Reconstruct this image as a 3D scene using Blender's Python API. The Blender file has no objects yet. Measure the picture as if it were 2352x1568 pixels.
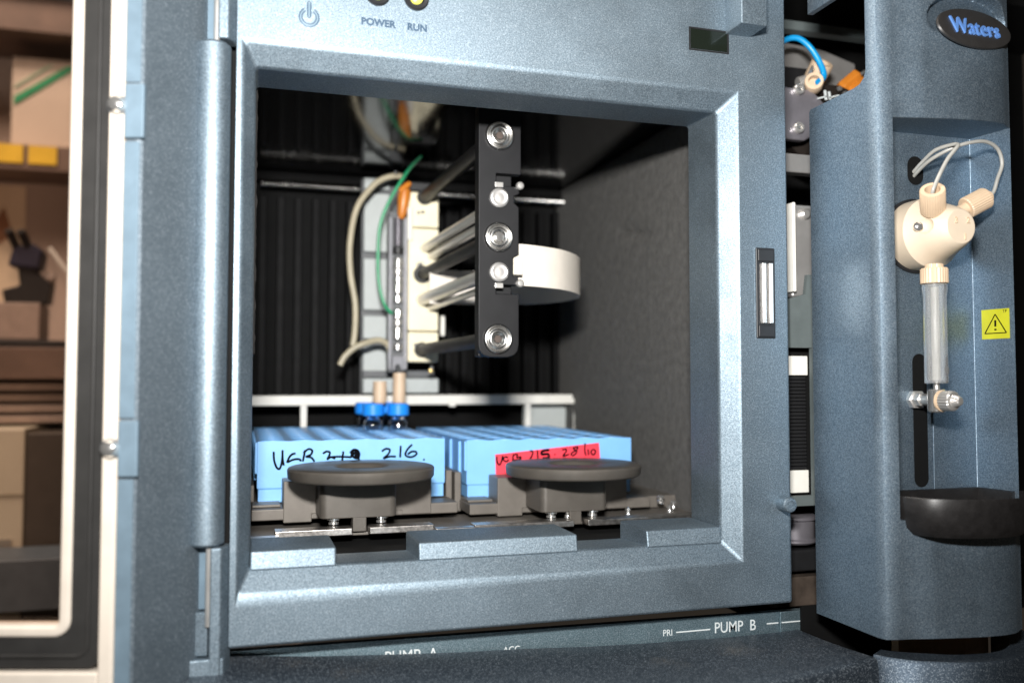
import bpy, bmesh, math, random
from mathutils import Vector, Matrix, Euler

random.seed(7)
S = 0.001                      # everything below is written in millimetres
scn = bpy.context.scene
COL = scn.collection

# ------------------------------------------------------------------ camera, light, exposure
cam_d = bpy.data.cameras.new("camera")
cam = bpy.data.objects.new("camera", cam_d); COL.objects.link(cam)
right = Vector((0.956762, -0.290871, 0.000135))
up = Vector((-0.013278, -0.043212, 0.998978))
fwd = Vector((0.290568, 0.955786, 0.045206))
CAM = Vector((0, -300, 0))
m = Matrix((right, up, -fwd)).transposed().to_4x4()
m.translation = CAM * S
cam.matrix_world = m
cam_d.sensor_width = 22.2
cam_d.lens = 22.2 * 2057 / 2352
cam_d.clip_start = 0.01
cam_d.clip_end = 50
cam_d.dof.use_dof = True
cam_d.dof.focus_distance = 0.340
cam_d.dof.aperture_fstop = 4.2
scn.camera = cam

w = bpy.data.worlds.new("World"); scn.world = w; w.use_nodes = True
bg = w.node_tree.nodes["Background"]
bg.inputs[0].default_value = (1.0, 0.80, 0.62, 1)
bg.inputs[1].default_value = 0.025

fl = bpy.data.lights.new("camera_flash", 'AREA')          # the pop-up flash above the lens
fl.shape = 'RECTANGLE'; fl.size = 0.042; fl.size_y = 0.018
fl.energy = 1.76; fl.spread = math.radians(125); fl.color = (1.0, 0.985, 0.96)
flo = bpy.data.objects.new("camera_flash", fl); COL.objects.link(flo)
mm = Matrix((right, up, -fwd)).transposed().to_4x4()
mm.translation = (CAM + up * 79 + fwd * 10 + right * -4) * S
flo.matrix_world = mm

rl = bpy.data.lights.new("room_fill_light", 'AREA')             # unseen warm lamp, added to brighten the room behind the door window
rl.shape = 'RECTANGLE'; rl.size = 0.5; rl.size_y = 0.3
rl.energy = 11.0; rl.color = (1.0, 0.91, 0.82)
rlo = bpy.data.objects.new("room_fill_light", rl); COL.objects.link(rlo)
rlo.location = (-0.42, 0.10, 0.75)
rlo.rotation_euler = (Vector((-0.17, 0.55, 0.0)) - Vector(rlo.location)).to_track_quat('-Z', 'Y').to_euler()

scn.view_settings.view_transform = 'Standard'
scn.view_settings.look = 'None'
scn.view_settings.exposure = 0.0
scn.view_settings.gamma = 1.0
scn.view_settings.use_curve_mapping = False

# ------------------------------------------------------------------ materials
def new_mat(name):
    mt = bpy.data.materials.new(name); mt.use_nodes = True
    nt = mt.node_tree
    return mt, nt, nt.nodes["Principled BSDF"]

def coords(nt):
    t = nt.nodes.new("ShaderNodeTexCoord")
    return t.outputs["Object"]

def noise(nt, co, scale, detail=2.0, rough=0.5):
    n = nt.nodes.new("ShaderNodeTexNoise")
    n.inputs["Scale"].default_value = scale
    n.inputs["Detail"].default_value = detail
    n.inputs["Roughness"].default_value = rough
    nt.links.new(co, n.inputs["Vector"])
    return n.outputs["Fac"]

def ramp(nt, fac, stops):
    r = nt.nodes.new("ShaderNodeValToRGB")
    while len(r.color_ramp.elements) > 1:
        r.color_ramp.elements.remove(r.color_ramp.elements[0])
    for i, (p, c) in enumerate(stops):
        e = r.color_ramp.elements[0] if i == 0 else r.color_ramp.elements.new(p)
        e.position = p; e.color = (*c, 1)
    nt.links.new(fac, r.inputs["Fac"])
    return r.outputs["Color"]

def bump(nt, h, strength, dist):
    b = nt.nodes.new("ShaderNodeBump")
    b.inputs["Strength"].default_value = strength
    b.inputs["Distance"].default_value = dist
    nt.links.new(h, b.inputs["Height"])
    return b.outputs["Normal"]

def plain(name, col, rough=0.5, metal=0.0, var=0.12, nscale=120, bstr=0.0, bscale=1500, bdist=0.0001, **kw):
    """A colour with uneven tone, uneven gloss and optional fine relief."""
    mt, nt, p = new_mat(name)
    co = coords(nt)
    f = noise(nt, co, nscale, 4, 0.6)
    lo = tuple(max(0, c * (1 - var)) for c in col); hi = tuple(min(1, c * (1 + var)) for c in col)
    nt.links.new(ramp(nt, f, [(0.3, lo), (0.7, hi)]), p.inputs["Base Color"])
    mr = nt.nodes.new("ShaderNodeMapRange")
    mr.inputs["To Min"].default_value = max(0.02, rough - 0.07); mr.inputs["To Max"].default_value = min(1, rough + 0.07)
    nt.links.new(f, mr.inputs["Value"]); nt.links.new(mr.outputs["Result"], p.inputs["Roughness"])
    p.inputs["Metallic"].default_value = metal
    if bstr: nt.links.new(bump(nt, noise(nt, co, bscale, 3), bstr, bdist), p.inputs["Normal"])
    for k, v in kw.items():
        p.inputs[k.replace("_", " ")].default_value = v
    return mt

def paint(name, dark, light, dust=0.0, metal=0.90, rough=0.58):
    """Textured metallic-flake enamel of the instrument housings."""
    mt, nt, p = new_mat(name)
    co = coords(nt)
    g = noise(nt, co, 2000, 2, 0.75)
    base = ramp(nt, g, [(0.36, dark), (0.64, light)])
    big = noise(nt, co, 22, 3)
    mixb = nt.nodes.new("ShaderNodeMix"); mixb.data_type = 'RGBA'; mixb.blend_type = 'MULTIPLY'
    mixb.inputs["Factor"].default_value = 1.0
    nt.links.new(base, mixb.inputs["A"])
    nt.links.new(ramp(nt, big, [(0.3, (0.93,) * 3), (0.7, (1.05,) * 3)]), mixb.inputs["B"])
    out = mixb.outputs["Result"]
    vo = nt.nodes.new("ShaderNodeTexVoronoi"); vo.inputs["Scale"].default_value = 3600
    nt.links.new(co, vo.inputs["Vector"])
    # flakes: a few cells carry a bright aluminium flake
    sep = nt.nodes.new("ShaderNodeSeparateColor"); nt.links.new(vo.outputs["Color"], sep.inputs["Color"])
    gt = nt.nodes.new("ShaderNodeMath"); gt.operation = 'GREATER_THAN'; gt.inputs[1].default_value = 0.86
    nt.links.new(sep.outputs["Red"], gt.inputs[0])
    mixf = nt.nodes.new("ShaderNodeMix"); mixf.data_type = 'RGBA'
    sc = nt.nodes.new("ShaderNodeMath"); sc.operation = 'MULTIPLY'; sc.inputs[1].default_value = 0.30
    nt.links.new(gt.outputs[0], sc.inputs[0])
    nt.links.new(sc.outputs[0], mixf.inputs["Factor"])
    nt.links.new(out, mixf.inputs["A"]); mixf.inputs["B"].default_value = (0.55, 0.62, 0.68, 1)
    out = mixf.outputs["Result"]
    if dust:
        d1 = noise(nt, co, 1800, 2, 0.8); d2 = noise(nt, co, 38, 3, 0.6)
        mu = nt.nodes.new("ShaderNodeMath"); mu.operation = 'MULTIPLY'
        nt.links.new(d1, mu.inputs[0]); nt.links.new(d2, mu.inputs[1])
        fr = ramp(nt, mu.outputs[0], [(0.33, (0,) * 3), (0.45, (1,) * 3)])
        mixd = nt.nodes.new("ShaderNodeMix"); mixd.data_type = 'RGBA'
        ms = nt.nodes.new("ShaderNodeMath"); ms.operation = 'MULTIPLY'; ms.inputs[1].default_value = dust
        nt.links.new(fr, ms.inputs[0]); nt.links.new(ms.outputs[0], mixd.inputs["Factor"])
        nt.links.new(out, mixd.inputs["A"]); mixd.inputs["B"].default_value = (0.42, 0.36, 0.28, 1)
        out = mixd.outputs["Result"]
    nt.links.new(out, p.inputs["Base Color"])
    p.inputs["Metallic"].default_value = metal
    sm = noise(nt, co, 45, 4, 0.65)
    mr = nt.nodes.new("ShaderNodeMapRange"); mr.inputs["From Min"].default_value = 0.3; mr.inputs["From Max"].default_value = 0.7
    mr.inputs["To Min"].default_value = rough - 0.06; mr.inputs["To Max"].default_value = rough + 0.06
    nt.links.new(sm, mr.inputs["Value"]); nt.links.new(mr.outputs["Result"], p.inputs["Roughness"])
    nt.links.new(bump(nt, g, 0.33, 0.00010), p.inputs["Normal"])
    return mt

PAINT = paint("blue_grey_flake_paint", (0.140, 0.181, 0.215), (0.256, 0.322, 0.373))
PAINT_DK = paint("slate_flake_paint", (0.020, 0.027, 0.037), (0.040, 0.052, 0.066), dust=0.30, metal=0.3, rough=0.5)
PAINT_MOD = paint("steel_blue_flake_paint", (0.132, 0.181, 0.232), (0.246, 0.320, 0.388), rough=0.54)
TEAL = paint("teal_grey_paint", (0.12, 0.18, 0.21), (0.24, 0.33, 0.37))
DOORP = plain("pale_blue_door_paint", (0.135, 0.195, 0.245), 0.55, 0.2, bstr=0.3)
FACET = paint("door_rim_paint", (0.105, 0.135, 0.16), (0.145, 0.18, 0.21), metal=0.6, rough=0.62)
BLACK = plain("black_plastic", (0.012, 0.012, 0.013), 0.45, bstr=0.2)
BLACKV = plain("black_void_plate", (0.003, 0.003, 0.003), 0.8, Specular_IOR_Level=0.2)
FIN = plain("black_anodised_fin", (0.0011, 0.0010, 0.0012), 0.6, Specular_IOR_Level=0.14)
GLOSSBLK = plain("gloss_black_ceiling", (0.002, 0.002, 0.002), 0.12, var=0.0)
ARM = plain("black_anodised_arm", (0.005, 0.005, 0.006), 0.48, 0.0, Specular_IOR_Level=0.3, bstr=0.15, bscale=2500)
FOAM = plain("dark_grey_foam", (0.088, 0.085, 0.080), 0.95, var=0.22, nscale=260, bstr=0.8, bscale=700, bdist=0.0004)
STEEL = plain("bright_steel", (0.72, 0.70, 0.67), 0.30, 0.8, var=0.08)
STEELR = plain("worn_steel_rail", (0.50, 0.47, 0.44), 0.34, 1.0, var=0.3, nscale=500, bstr=0.5, bscale=900)
CHROME = plain("chrome", (0.80, 0.79, 0.77), 0.13, 0.88, var=0.03)
SCREW = plain("turned_steel", (0.60, 0.585, 0.56), 0.26, 1.0, var=0.05)
ROD = plain("ground_steel_rod", (0.62, 0.60, 0.57), 0.30, 0.7, var=0.05)
GUN = plain("gunmetal_coating", (0.098, 0.087, 0.075), 0.45, 0.3, var=0.1, bstr=0.15, bscale=1800)
GUNM = plain("grey_drawer_metal", (0.150, 0.134, 0.117), 0.48, 0.3, var=0.12, bstr=0.15, bscale=1800)
CREAM = plain("cream_block", (0.86, 0.78, 0.56), 0.45, var=0.05)
GREYW = plain("light_grey_column", (0.45, 0.48, 0.47), 0.5, var=0.05)
WHITE = plain("white_plastic", (0.78, 0.76, 0.70), 0.5, var=0.05)
GASKET = plain("off_white_gasket", (0.62, 0.55, 0.47), 0.55, var=0.05)
BAND = plain("charcoal_window_border", (0.026, 0.025, 0.024), 0.5, var=0.12, Specular_IOR_Level=0.3)
RIBBON = plain("white_ribbon_cable", (0.72, 0.66, 0.58), 0.45, var=0.04)
GREYM = plain("dark_grey_plastic", (0.10, 0.105, 0.11), 0.5)
PLATE = plain("pale_blue_plate_plastic", (0.21, 0.47, 0.84), 0.38, var=0.04, bstr=0.05)
CAPB = plain("blue_vial_cap", (0.015, 0.27, 0.90), 0.4, var=0.05)
PEACH = plain("peach_peek", (0.66, 0.49, 0.34), 0.45, var=0.08)
PEEK = plain("beige_peek", (0.60, 0.45, 0.31), 0.42, var=0.07)
PEEKL = plain("pale_beige_valve", (0.66, 0.55, 0.42), 0.40, var=0.04)
ORANGE = plain("amber_plastic", (0.55, 0.18, 0.02), 0.35, var=0.15)
TUBEB = plain("beige_tubing", (0.42, 0.37, 0.26), 0.4)
TUBEG = plain("green_tubing", (0.02, 0.30, 0.13), 0.4)
TUBEC = plain("bright_blue_tubing", (0.005, 0.28, 0.62), 0.35)
TUBEW = plain("grey_tubing", (0.34, 0.335, 0.31), 0.35)
RED = plain("red_label_tape", (0.85, 0.045, 0.075), 0.5, var=0.08)
INK = plain("black_marker_ink", (0.003, 0.003, 0.005), 0.9, Specular_IOR_Level=0.05)
PRINT = plain("dark_blue_print", (0.02, 0.05, 0.09), 0.5)
PRINTW = plain("white_print", (0.62, 0.66, 0.66), 0.5)
YELLOW = plain("yellow_label", (0.50, 0.49, 0.015), 0.4, var=0.08)
LOGOBLUE = plain("blue_chrome_lettering", (0.16, 0.36, 0.85), 0.25, 0.4)
BADGE = plain("black_brushed_badge", (0.035, 0.033, 0.032), 0.42, 0.3)
LED = plain("yellow_lens", (0.72, 0.70, 0.10), 0.25)
LEDG = plain("green_lens", (0.45, 0.60, 0.02), 0.25)
DISPLAY = plain("black_display", (0.008, 0.011, 0.008), 0.15, var=0.02)
SILVER = plain("satin_aluminium", (0.60, 0.58, 0.56), 0.35, 0.75, var=0.06)
VALVEG = plain("grey_valve_metal", (0.26, 0.245, 0.27), 0.4, 0.6)
GREENGREY = plain("grey_green_housing", (0.10, 0.12, 0.12), 0.6)
WOOD = plain("brown_board", (0.32, 0.19, 0.10), 0.6, var=0.3, nscale=60)
WALLM = plain("brown_beige_wall", (0.52, 0.43, 0.37), 0.8, var=0.12, nscale=9)
BOXM = plain("beige_carton", (0.74, 0.62, 0.51), 0.7, var=0.05, nscale=20)
GREENP = plain("green_stripe", (0.02, 0.34, 0.14), 0.6)
YTAPE = plain("amber_yellow_tape", (0.88, 0.58, 0.04), 0.5, var=0.15, nscale=25)
BROWN = plain("dark_brown_wood", (0.17, 0.115, 0.09), 0.5, var=0.25, nscale=30)
PAPER = plain("cream_paper", (0.74, 0.62, 0.46), 0.8, var=0.06, nscale=25)
PAPERD = plain("brown_blot", (0.30, 0.15, 0.08), 0.8)
NAVY = plain("navy_plastic", (0.02, 0.02, 0.05), 0.5)
GREYP = plain("warm_grey_plastic", (0.36, 0.29, 0.25), 0.5)
CREAMBOX = plain("cream_enamel", (0.62, 0.58, 0.46), 0.4, var=0.06, nscale=25)
BLUEP = plain("pale_blue_panel", (0.35, 0.45, 0.52), 0.5)

def glass_mat(name, col, rough=0.02, trans=1.0, ior=1.45):
    mt, nt, p = new_mat(name)
    p.inputs["Base Color"].default_value = (*col, 1)
    p.inputs["Roughness"].default_value = rough
    p.inputs["Transmission Weight"].default_value = trans
    p.inputs["IOR"].default_value = ior
    return mt
GLASS = glass_mat("clear_vial_glass", (0.95, 0.97, 1.0))
BARREL = glass_mat("frosted_syringe_barrel", (0.96, 0.97, 0.97), 0.26, 0.86, 1.20)

def pane_mat():
    mt, nt, p = new_mat("smoked_acrylic")
    nt.nodes.remove(p)
    out = nt.nodes["Material Output"]
    tr = nt.nodes.new("ShaderNodeBsdfTransparent"); tr.inputs[0].default_value = (0.84, 0.75, 0.69, 1)
    gl = nt.nodes.new("ShaderNodeBsdfGlossy"); gl.inputs["Roughness"].default_value = 0.05
    mx = nt.nodes.new("ShaderNodeMixShader"); mx.inputs[0].default_value = 0.05
    nt.links.new(tr.outputs[0], mx.inputs[1]); nt.links.new(gl.outputs[0], mx.inputs[2])
    nt.links.new(mx.outputs[0], out.inputs["Surface"])
    return mt
PANE = pane_mat()

# ------------------------------------------------------------------ builders
WLOC = {}
def root(name, loc, label, cat, group=None):
    o = bpy.data.objects.new(name, None); COL.objects.link(o)
    o.empty_display_size = 0.01
    o.location = Vector(loc) * S
    o["label"] = label; o["category"] = cat
    if group: o["group"] = group
    WLOC[o.name] = Vector(loc)
    return o

def obj(name, bm, mat, parent=None, bev=0.0, seg=2, smooth=32, solid=0.0, kind=None, label=None, cat=None):
    bmesh.ops.remove_doubles(bm, verts=bm.verts, dist=1e-4)
    bmesh.ops.recalc_face_normals(bm, faces=bm.faces)
    lo = Vector((1e9,) * 3); hi = Vector((-1e9,) * 3)
    for v in bm.verts:
        for i in range(3):
            lo[i] = min(lo[i], v.co[i]); hi[i] = max(hi[i], v.co[i])
    c = (lo + hi) / 2
    for v in bm.verts: v.co = (v.co - c) * S
    me = bpy.data.meshes.new(name)
    bm.to_mesh(me); bm.free()
    me.materials.append(mat)
    me.shade_smooth()
    me.set_sharp_from_angle(angle=math.radians(smooth))
    o = bpy.data.objects.new(name, me); COL.objects.link(o)
    pw = Vector((0, 0, 0))
    if parent:
        o.parent = parent; pw = WLOC[parent.name]
    o.location = (c - pw) * S
    WLOC[o.name] = c
    if solid:
        md = o.modifiers.new("thickness", 'SOLIDIFY'); md.thickness = solid * S; md.offset = -1
    if bev:
        md = o.modifiers.new("rounded_edges", 'BEVEL'); md.width = bev * S; md.segments = seg
        md.limit_method = 'ANGLE'; md.angle_limit = math.radians(28); md.harden_normals = True
    if kind: o["kind"] = kind
    if label: o["label"] = label
    if cat: o["category"] = cat
    return o

def B(): return bmesh.new()

def box(bm, x0, x1, y0, y1, z0, z1):
    v = [bm.verts.new(p) for p in ((x0,y0,z0),(x1,y0,z0),(x1,y1,z0),(x0,y1,z0),(x0,y0,z1),(x1,y0,z1),(x1,y1,z1),(x0,y1,z1))]
    for f in ((0,3,2,1),(4,5,6,7),(0,1,5,4),(1,2,6,5),(2,3,7,6),(3,0,4,7)): bm.faces.new([v[i] for i in f])
    return bm

def bx(*a): return box(B(), *a)

def basis(d):
    d = Vector(d).normalized()
    a = Vector((0, 0, 1)) if abs(d.z) < 0.9 else Vector((1, 0, 0))
    u = d.cross(a).normalized(); v = d.cross(u).normalized()
    return d, u, v

def lathe(bm, prof, org, axis, seg=32, cap=True, wob=None):
    """prof: (radius, height along the axis) from one end to the other."""
    d, u, v = basis(axis); org = Vector(org)
    rings = []
    for r, h in prof:
        if r < 1e-6:
            rings.append([bm.verts.new(org + d * h)]); continue
        ring = []
        for i in range(seg):
            a = 2 * math.pi * i / seg
            rr = r * (wob(i) if wob else 1)
            ring.append(bm.verts.new(org + d * h + (u * math.cos(a) + v * math.sin(a)) * rr))
        rings.append(ring)
    for A, C in zip(rings, rings[1:]):
        if len(A) == 1 and len(C) == 1: continue
        for i in range(seg):
            j = (i + 1) % seg
            if len(A) == 1: bm.faces.new((A[0], C[j], C[i]))
            elif len(C) == 1: bm.faces.new((A[i], A[j], C[0]))
            else: bm.faces.new((A[i], A[j], C[j], C[i]))
    if cap:
        if len(rings[0]) > 1: bm.faces.new(rings[0])
        if len(rings[-1]) > 1: bm.faces.new(list(reversed(rings[-1])))
    return bm

def cyl(p0, p1, r, seg=24, bm=None, r2=None):
    p0, p1 = Vector(p0), Vector(p1); d = p1 - p0
    return lathe(bm or B(), [(r, 0), (r if r2 is None else r2, d.length)], p0, d, seg)

def smooth_path(pts, n=8):
    P = [Vector(p) for p in pts]
    if len(P) < 3: return P
    out = []
    for i in range(len(P) - 1):
        p0 = P[max(i-1,0)]; p1 = P[i]; p2 = P[i+1]; p3 = P[min(i+2,len(P)-1)]
        for k in range(n):
            t = k / n
            out.append(0.5 * ((2*p1) + (p2-p0)*t + (2*p0-5*p1+4*p2-p3)*t*t + (-p0+3*p1-3*p2+p3)*t**3))
    out.append(P[-1]); return out

def tube(pts, r, seg=10, n=8, bm=None, flat=None):
    bm = bm or B(); P = smooth_path(pts, n); rings = []
    t0 = (P[1] - P[0]).normalized(); _, u, v = basis(t0)
    for i, p in enumerate(P):
        t = (P[min(i+1,len(P)-1)] - P[max(i-1,0)]).normalized()
        u = (u - t * u.dot(t)).normalized(); v = t.cross(u)
        ring = []
        for k in range(seg):
            a = 2 * math.pi * k / seg
            o = (u * math.cos(a) + v * math.sin(a)) * r
            if flat: o = Vector((o.x, o.y * flat, o.z))
            ring.append(bm.verts.new(p + o))
        rings.append(ring)
    for A, C in zip(rings, rings[1:]):
        for k in range(seg): bm.faces.new((A[k], A[(k+1)%seg], C[(k+1)%seg], C[k]))
    bm.faces.new(rings[0]); bm.faces.new(list(reversed(rings[-1])))
    return bm

def prism_y(pts, y0, y1, bm=None):
    """outline in X,Z pushed from y0 to y1"""
    bm = bm or B()
    a = [bm.verts.new((x, y0, z)) for x, z in pts]; b = [bm.verts.new((x, y1, z)) for x, z in pts]
    bm.faces.new(a); bm.faces.new(list(reversed(b)))
    n = len(pts)
    for i in range(n): bm.faces.new((a[i], b[i], b[(i+1)%n], a[(i+1)%n]))
    return bm

def prism_z(pts, z0, z1, bm=None):
    bm = bm or B()
    a = [bm.verts.new((x, y, z0)) for x, y in pts]; b = [bm.verts.new((x, y, z1)) for x, y in pts]
    bm.faces.new(a); bm.faces.new(list(reversed(b)))
    n = len(pts)
    for i in range(n): bm.faces.new((a[i], b[i], b[(i+1)%n], a[(i+1)%n]))
    return bm

def text_bm(s, size, org, ext=0.08, ax=(1,0,0), ay=(0,0,1), align='CENTER', squeeze=1.0, shear=0.0, bold=0.0, space=1.0):
    """lettering lying on a surface: ax is the reading direction, ay is up; org is the baseline point"""
    cu = bpy.data.curves.new("lettering", 'FONT'); cu.body = s; cu.size = size
    cu.extrude = ext; cu.align_x = align; cu.shear = shear; cu.offset = bold; cu.space_character = space
    cu.resolution_u = 4
    to = bpy.data.objects.new("lettering", cu); COL.objects.link(to)
    dg = bpy.context.evaluated_depsgraph_get()
    me = bpy.data.meshes.new_from_object(to.evaluated_get(dg))
    bpy.data.objects.remove(to); bpy.data.curves.remove(cu)
    bm = B(); bm.from_mesh(me); bpy.data.meshes.remove(me)
    ax, ay = Vector(ax).normalized(), Vector(ay).normalized(); az = ax.cross(ay)
    for v in bm.verts: v.co = Vector(org) + ax * v.co.x * squeeze + ay * v.co.y + az * v.co.z
    return bm

def cut(o, cutter_bm):
    """subtract a shape from a mesh and bake the result"""
    me = bpy.data.meshes.new("cutter")
    bmesh.ops.recalc_face_normals(cutter_bm, faces=cutter_bm.faces)
    wl = WLOC[o.name]
    for v in cutter_bm.verts: v.co = (v.co - wl) * S
    cutter_bm.to_mesh(me); cutter_bm.free()
    c = bpy.data.objects.new("cutter", me); COL.objects.link(c)
    c.parent = o.parent; c.location = o.location
    md = o.modifiers.new("cut", 'BOOLEAN'); md.operation = 'DIFFERENCE'; md.object = c; md.solver = 'EXACT'
    bpy.context.view_layer.update()
    dg = bpy.context.evaluated_depsgraph_get()
    nm = bpy.data.meshes.new_from_object(o.evaluated_get(dg))
    o.modifiers.remove(md)
    mats = list(o.data.materials)
    o.data = nm
    nm.materials.clear()
    for q in mats: nm.materials.append(q)
    nm.shade_smooth(); nm.set_sharp_from_angle(angle=math.radians(32))
    bpy.data.objects.remove(c); bpy.data.meshes.remove(me)

def copy_tree(o, loc=None, parent=None):
    c = o.copy(); COL.objects.link(c)
    if parent: c.parent = parent
    if loc is not None: c.location = Vector(loc) * S
    for ch in [q for q in bpy.data.objects if q.parent == o]: copy_tree(ch, None, c)
    return c

# ================================================================== BACKGROUND ROOM (seen through the door's window)
obj("wall", bx(-700, 60, 600, 612, -400, 560), WALLM, kind="structure")
obj("bench", bx(-700, -14, 300, 598, -330, -178), plain("dark_bench_top", (0.05, 0.045, 0.04), 0.5), kind="structure")
def room(name, bm, mat, label, cat, bev=0.8):
    return obj(name, bm, mat, None, bev, label=label, cat=cat)
room("upper_cabinet", bx(-420, -60, 520, 596, 292, 322), BROWN, "dark brown cabinet edge above the carton, seen through the door window", "cabinet")
room("blue_panel", bx(-420, -60, 510, 596, 324, 420), BLUEP, "pale blue panel at the top of the door window view", "panel")
ct = root("striped_carton", (-165, 545, 202), "beige carton with a green diagonal stripe, seen through the door window", "carton")
obj("carton_body", bx(-189, -120, 545, 585, 202, 278), BOXM, ct, 0.6)
obj("stripe", prism_y([(-187, 236), (-187, 243), (-146, 273), (-138, 273)], 543.8, 544.8), GREENP, ct)
obj("stripe", prism_y([(-187, 250), (-187, 252), (-160, 273), (-157, 273)], 543.8, 544.8), plain("pale_green_stripe", (0.35,0.52,0.36), 0.6), ct)
obj("carton_flap", bx(-188.6, -120.4, 543.9, 544.7, 270, 277.4), plain("carton_flap_board", (0.60,0.48,0.38), 0.7), ct)
ys = root("shelf_board", (-230, 540, 178), "dark shelf board with a yellow taped edge, seen through the door window", "shelf")
obj("board", bx(-420, -60, 540, 598, 180, 201), BROWN, ys)
for x0, x1 in ((-420, -178), (-174, -152)):
    obj("edge_tape", bx(x0, x1, 538.4, 539.8, 185, 200.5), YTAPE, ys)
pp = root("pinned_paper", (-190, 592, 46), "cream paper with a brown blot pinned to the wall behind the door window", "paper")
obj("sheet", bx(-250, -186, 592, 594, 46, 176), PAPER, pp)
obj("blot", prism_y([(-212,140),(-203,156),(-198,140),(-200,128),(-208,122)], 590.6, 591.6), PAPERD, pp)
gd = root("desk_microscope", (-172, 470, 24), "small navy and black instrument on a grey stand behind the door window", "instrument")
obj("stand", bx(-176, -146, 455, 490, 32, 60), GREYP, gd, 1)
obj("arm", prism_y([(-172,60),(-142,60),(-140,76),(-150,84),(-156,96),(-164,90),(-162,74),(-174,70)], 462, 480), BLACK, gd, 1)
obj("head", prism_y([(-170,88),(-148,86),(-146,100),(-152,106),(-166,104)], 458, 482), NAVY, gd, 2.5)
for dx in (-4, 4): obj("eyepiece", cyl((-160+dx,462,102),(-164+dx,452,114), 3.2, 18), BLACK, gd)
obj("focus_knob", cyl((-146,470,80),(-139,470,80), 5, 20), GREYP, gd)
obj("lever", cyl((-143,468,104),(-130,468,86), 2.0), WHITE, gd)
obj("base", bx(-182, -128, 450, 496, 24, 31.5), BLACK, gd, 1)
room("brown_table", bx(-420, -60, 380, 596, 2, 23.6), BROWN, "dark reddish brown table edge below the small instrument", "table")
sv = root("stacked_trays", (-150, 392, -30), "stack of grey trays under the brown table, seen through the door window", "trays")
for i in range(4):
    obj("tray", bx(-300+3*i, -90, 384+3*i, 480, -28+7.3*i, -23+7.3*i), GREYP, sv, 0.6)
cb = root("cream_equipment_box", (-140, 350, -108), "cream equipment box on the bench, seen through the door window", "box")
obj("case", bx(-300, -131.5, 345, 460, -178, -30), CREAMBOX, cb, 1.2)
obj("lid_seam", bx(-299, -132, 344.2, 344.8, -72.4, -71.6), plain("seam_shadow", (0.30,0.27,0.2), 0.6), cb)
obj("type_plate", bx(-158, -138, 344.0, 344.8, -112, -100), plain("grey_type_plate", (0.45,0.43,0.38), 0.3, 0.5), cb)
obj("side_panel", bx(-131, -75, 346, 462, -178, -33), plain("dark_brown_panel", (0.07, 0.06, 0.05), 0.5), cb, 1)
room("grey_blue_box", bx(-420, -40, 290, 338, -134, -104), plain("slate_case", (0.10, 0.13, 0.16), 0.5), "slate blue case edge low in the door window view", "case")

# ================================================================== AUTOSAMPLER
AS = root("autosampler", (100, 0, -84), "blue-grey metallic laboratory autosampler with its door open and sample compartment exposed", "autosampler")

# ---- front panel with chamfered compartment opening
def rect(bm, x0, x1, z0, z1, y): return [bm.verts.new(p) for p in ((x0,y,z0),(x1,y,z0),(x1,y,z1),(x0,y,z1))]
bm = B()
r0 = rect(bm, -2.3, 203.5, -84.2, 168, 15); r1 = rect(bm, -2.3, 203.5, -84.2, 168, 0)
r2 = rect(bm, 0, 182, -67.6, 111.2, 0); r3 = rect(bm, 3.9, 175.3, -60.2, 104.2, 5.5); r4 = rect(bm, 4.4, 176.2, -61.6, 105.4, 30)
for A, C in ((r0,r1),(r1,r2),(r2,r3),(r3,r4),(r4,r0)):
    for i in range(4): bm.faces.new((A[i], A[(i+1)%4], C[(i+1)%4], C[i]))
panel = obj("front_panel", bm, PAINT, AS, 1.3, 3)
for x0, x1 in ((4.0, 31.6), (59.4, 117.6), (144.8, 175.9)):
    bm = B()
    prof = [(4.4, -61.0), (5.6, -54.9), (29.8, -54.7), (29.8, -64.2), (8, -62.5)]
    a = [bm.verts.new((x0, y, z)) for y, z in prof]; b = [bm.verts.new((x1, y, z)) for y, z in prof]
    bm.faces.new(a); bm.faces.new(list(reversed(b)))
    for i in range(5): bm.faces.new((a[i], b[i], b[(i+1)%5], a[(i+1)%5]))
    obj("sill_block", bm, PAINT, panel, 0.7)
# power symbol, engraved ring and bar
bm = B()
arc = [(20.6 + 2.75*math.sin(a), -0.02, 121.2 + 2.75*math.cos(a)) for a in [math.radians(32 + 296*i/40) for i in range(41)]]
tube(arc, 0.33, 8, 1, bm, 0.35); 
tube([(20.6,-0.02,121.6),(20.6,-0.02,126.0)], 0.42, 8, 1, bm, 0.35)
obj("power_symbol", bm, DOORP, panel)
bm = B()
for dr in (-0.47, 0.47):
    tube([(20.6 + (2.75+dr)*math.sin(a), -0.01, 121.2 + (2.75+dr)*math.cos(a)) for a in [math.radians(30 + 300*i/40) for i in range(41)]], 0.19, 6, 1, bm, 0.5)
tube([(20.05,-0.01,126.0),(20.05,-0.01,121.5),(20.6,-0.01,121.0),(21.15,-0.01,121.5),(21.15,-0.01,126.0),(20.6,-0.01,126.6),(20.05,-0.01,126.0)], 0.19, 6, 1, bm, 0.5)
obj("power_symbol_groove", bm, PRINT, panel)
obj("power_lettering", text_bm("POWER", 3.35, (43.6, -0.12, 120.9), 0.05, bold=0.13), PRINT, panel)
obj("run_lettering", text_bm("RUN", 3.35, (57.0, -0.12, 120.8), 0.05, bold=0.13), PRINT, panel)
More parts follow.
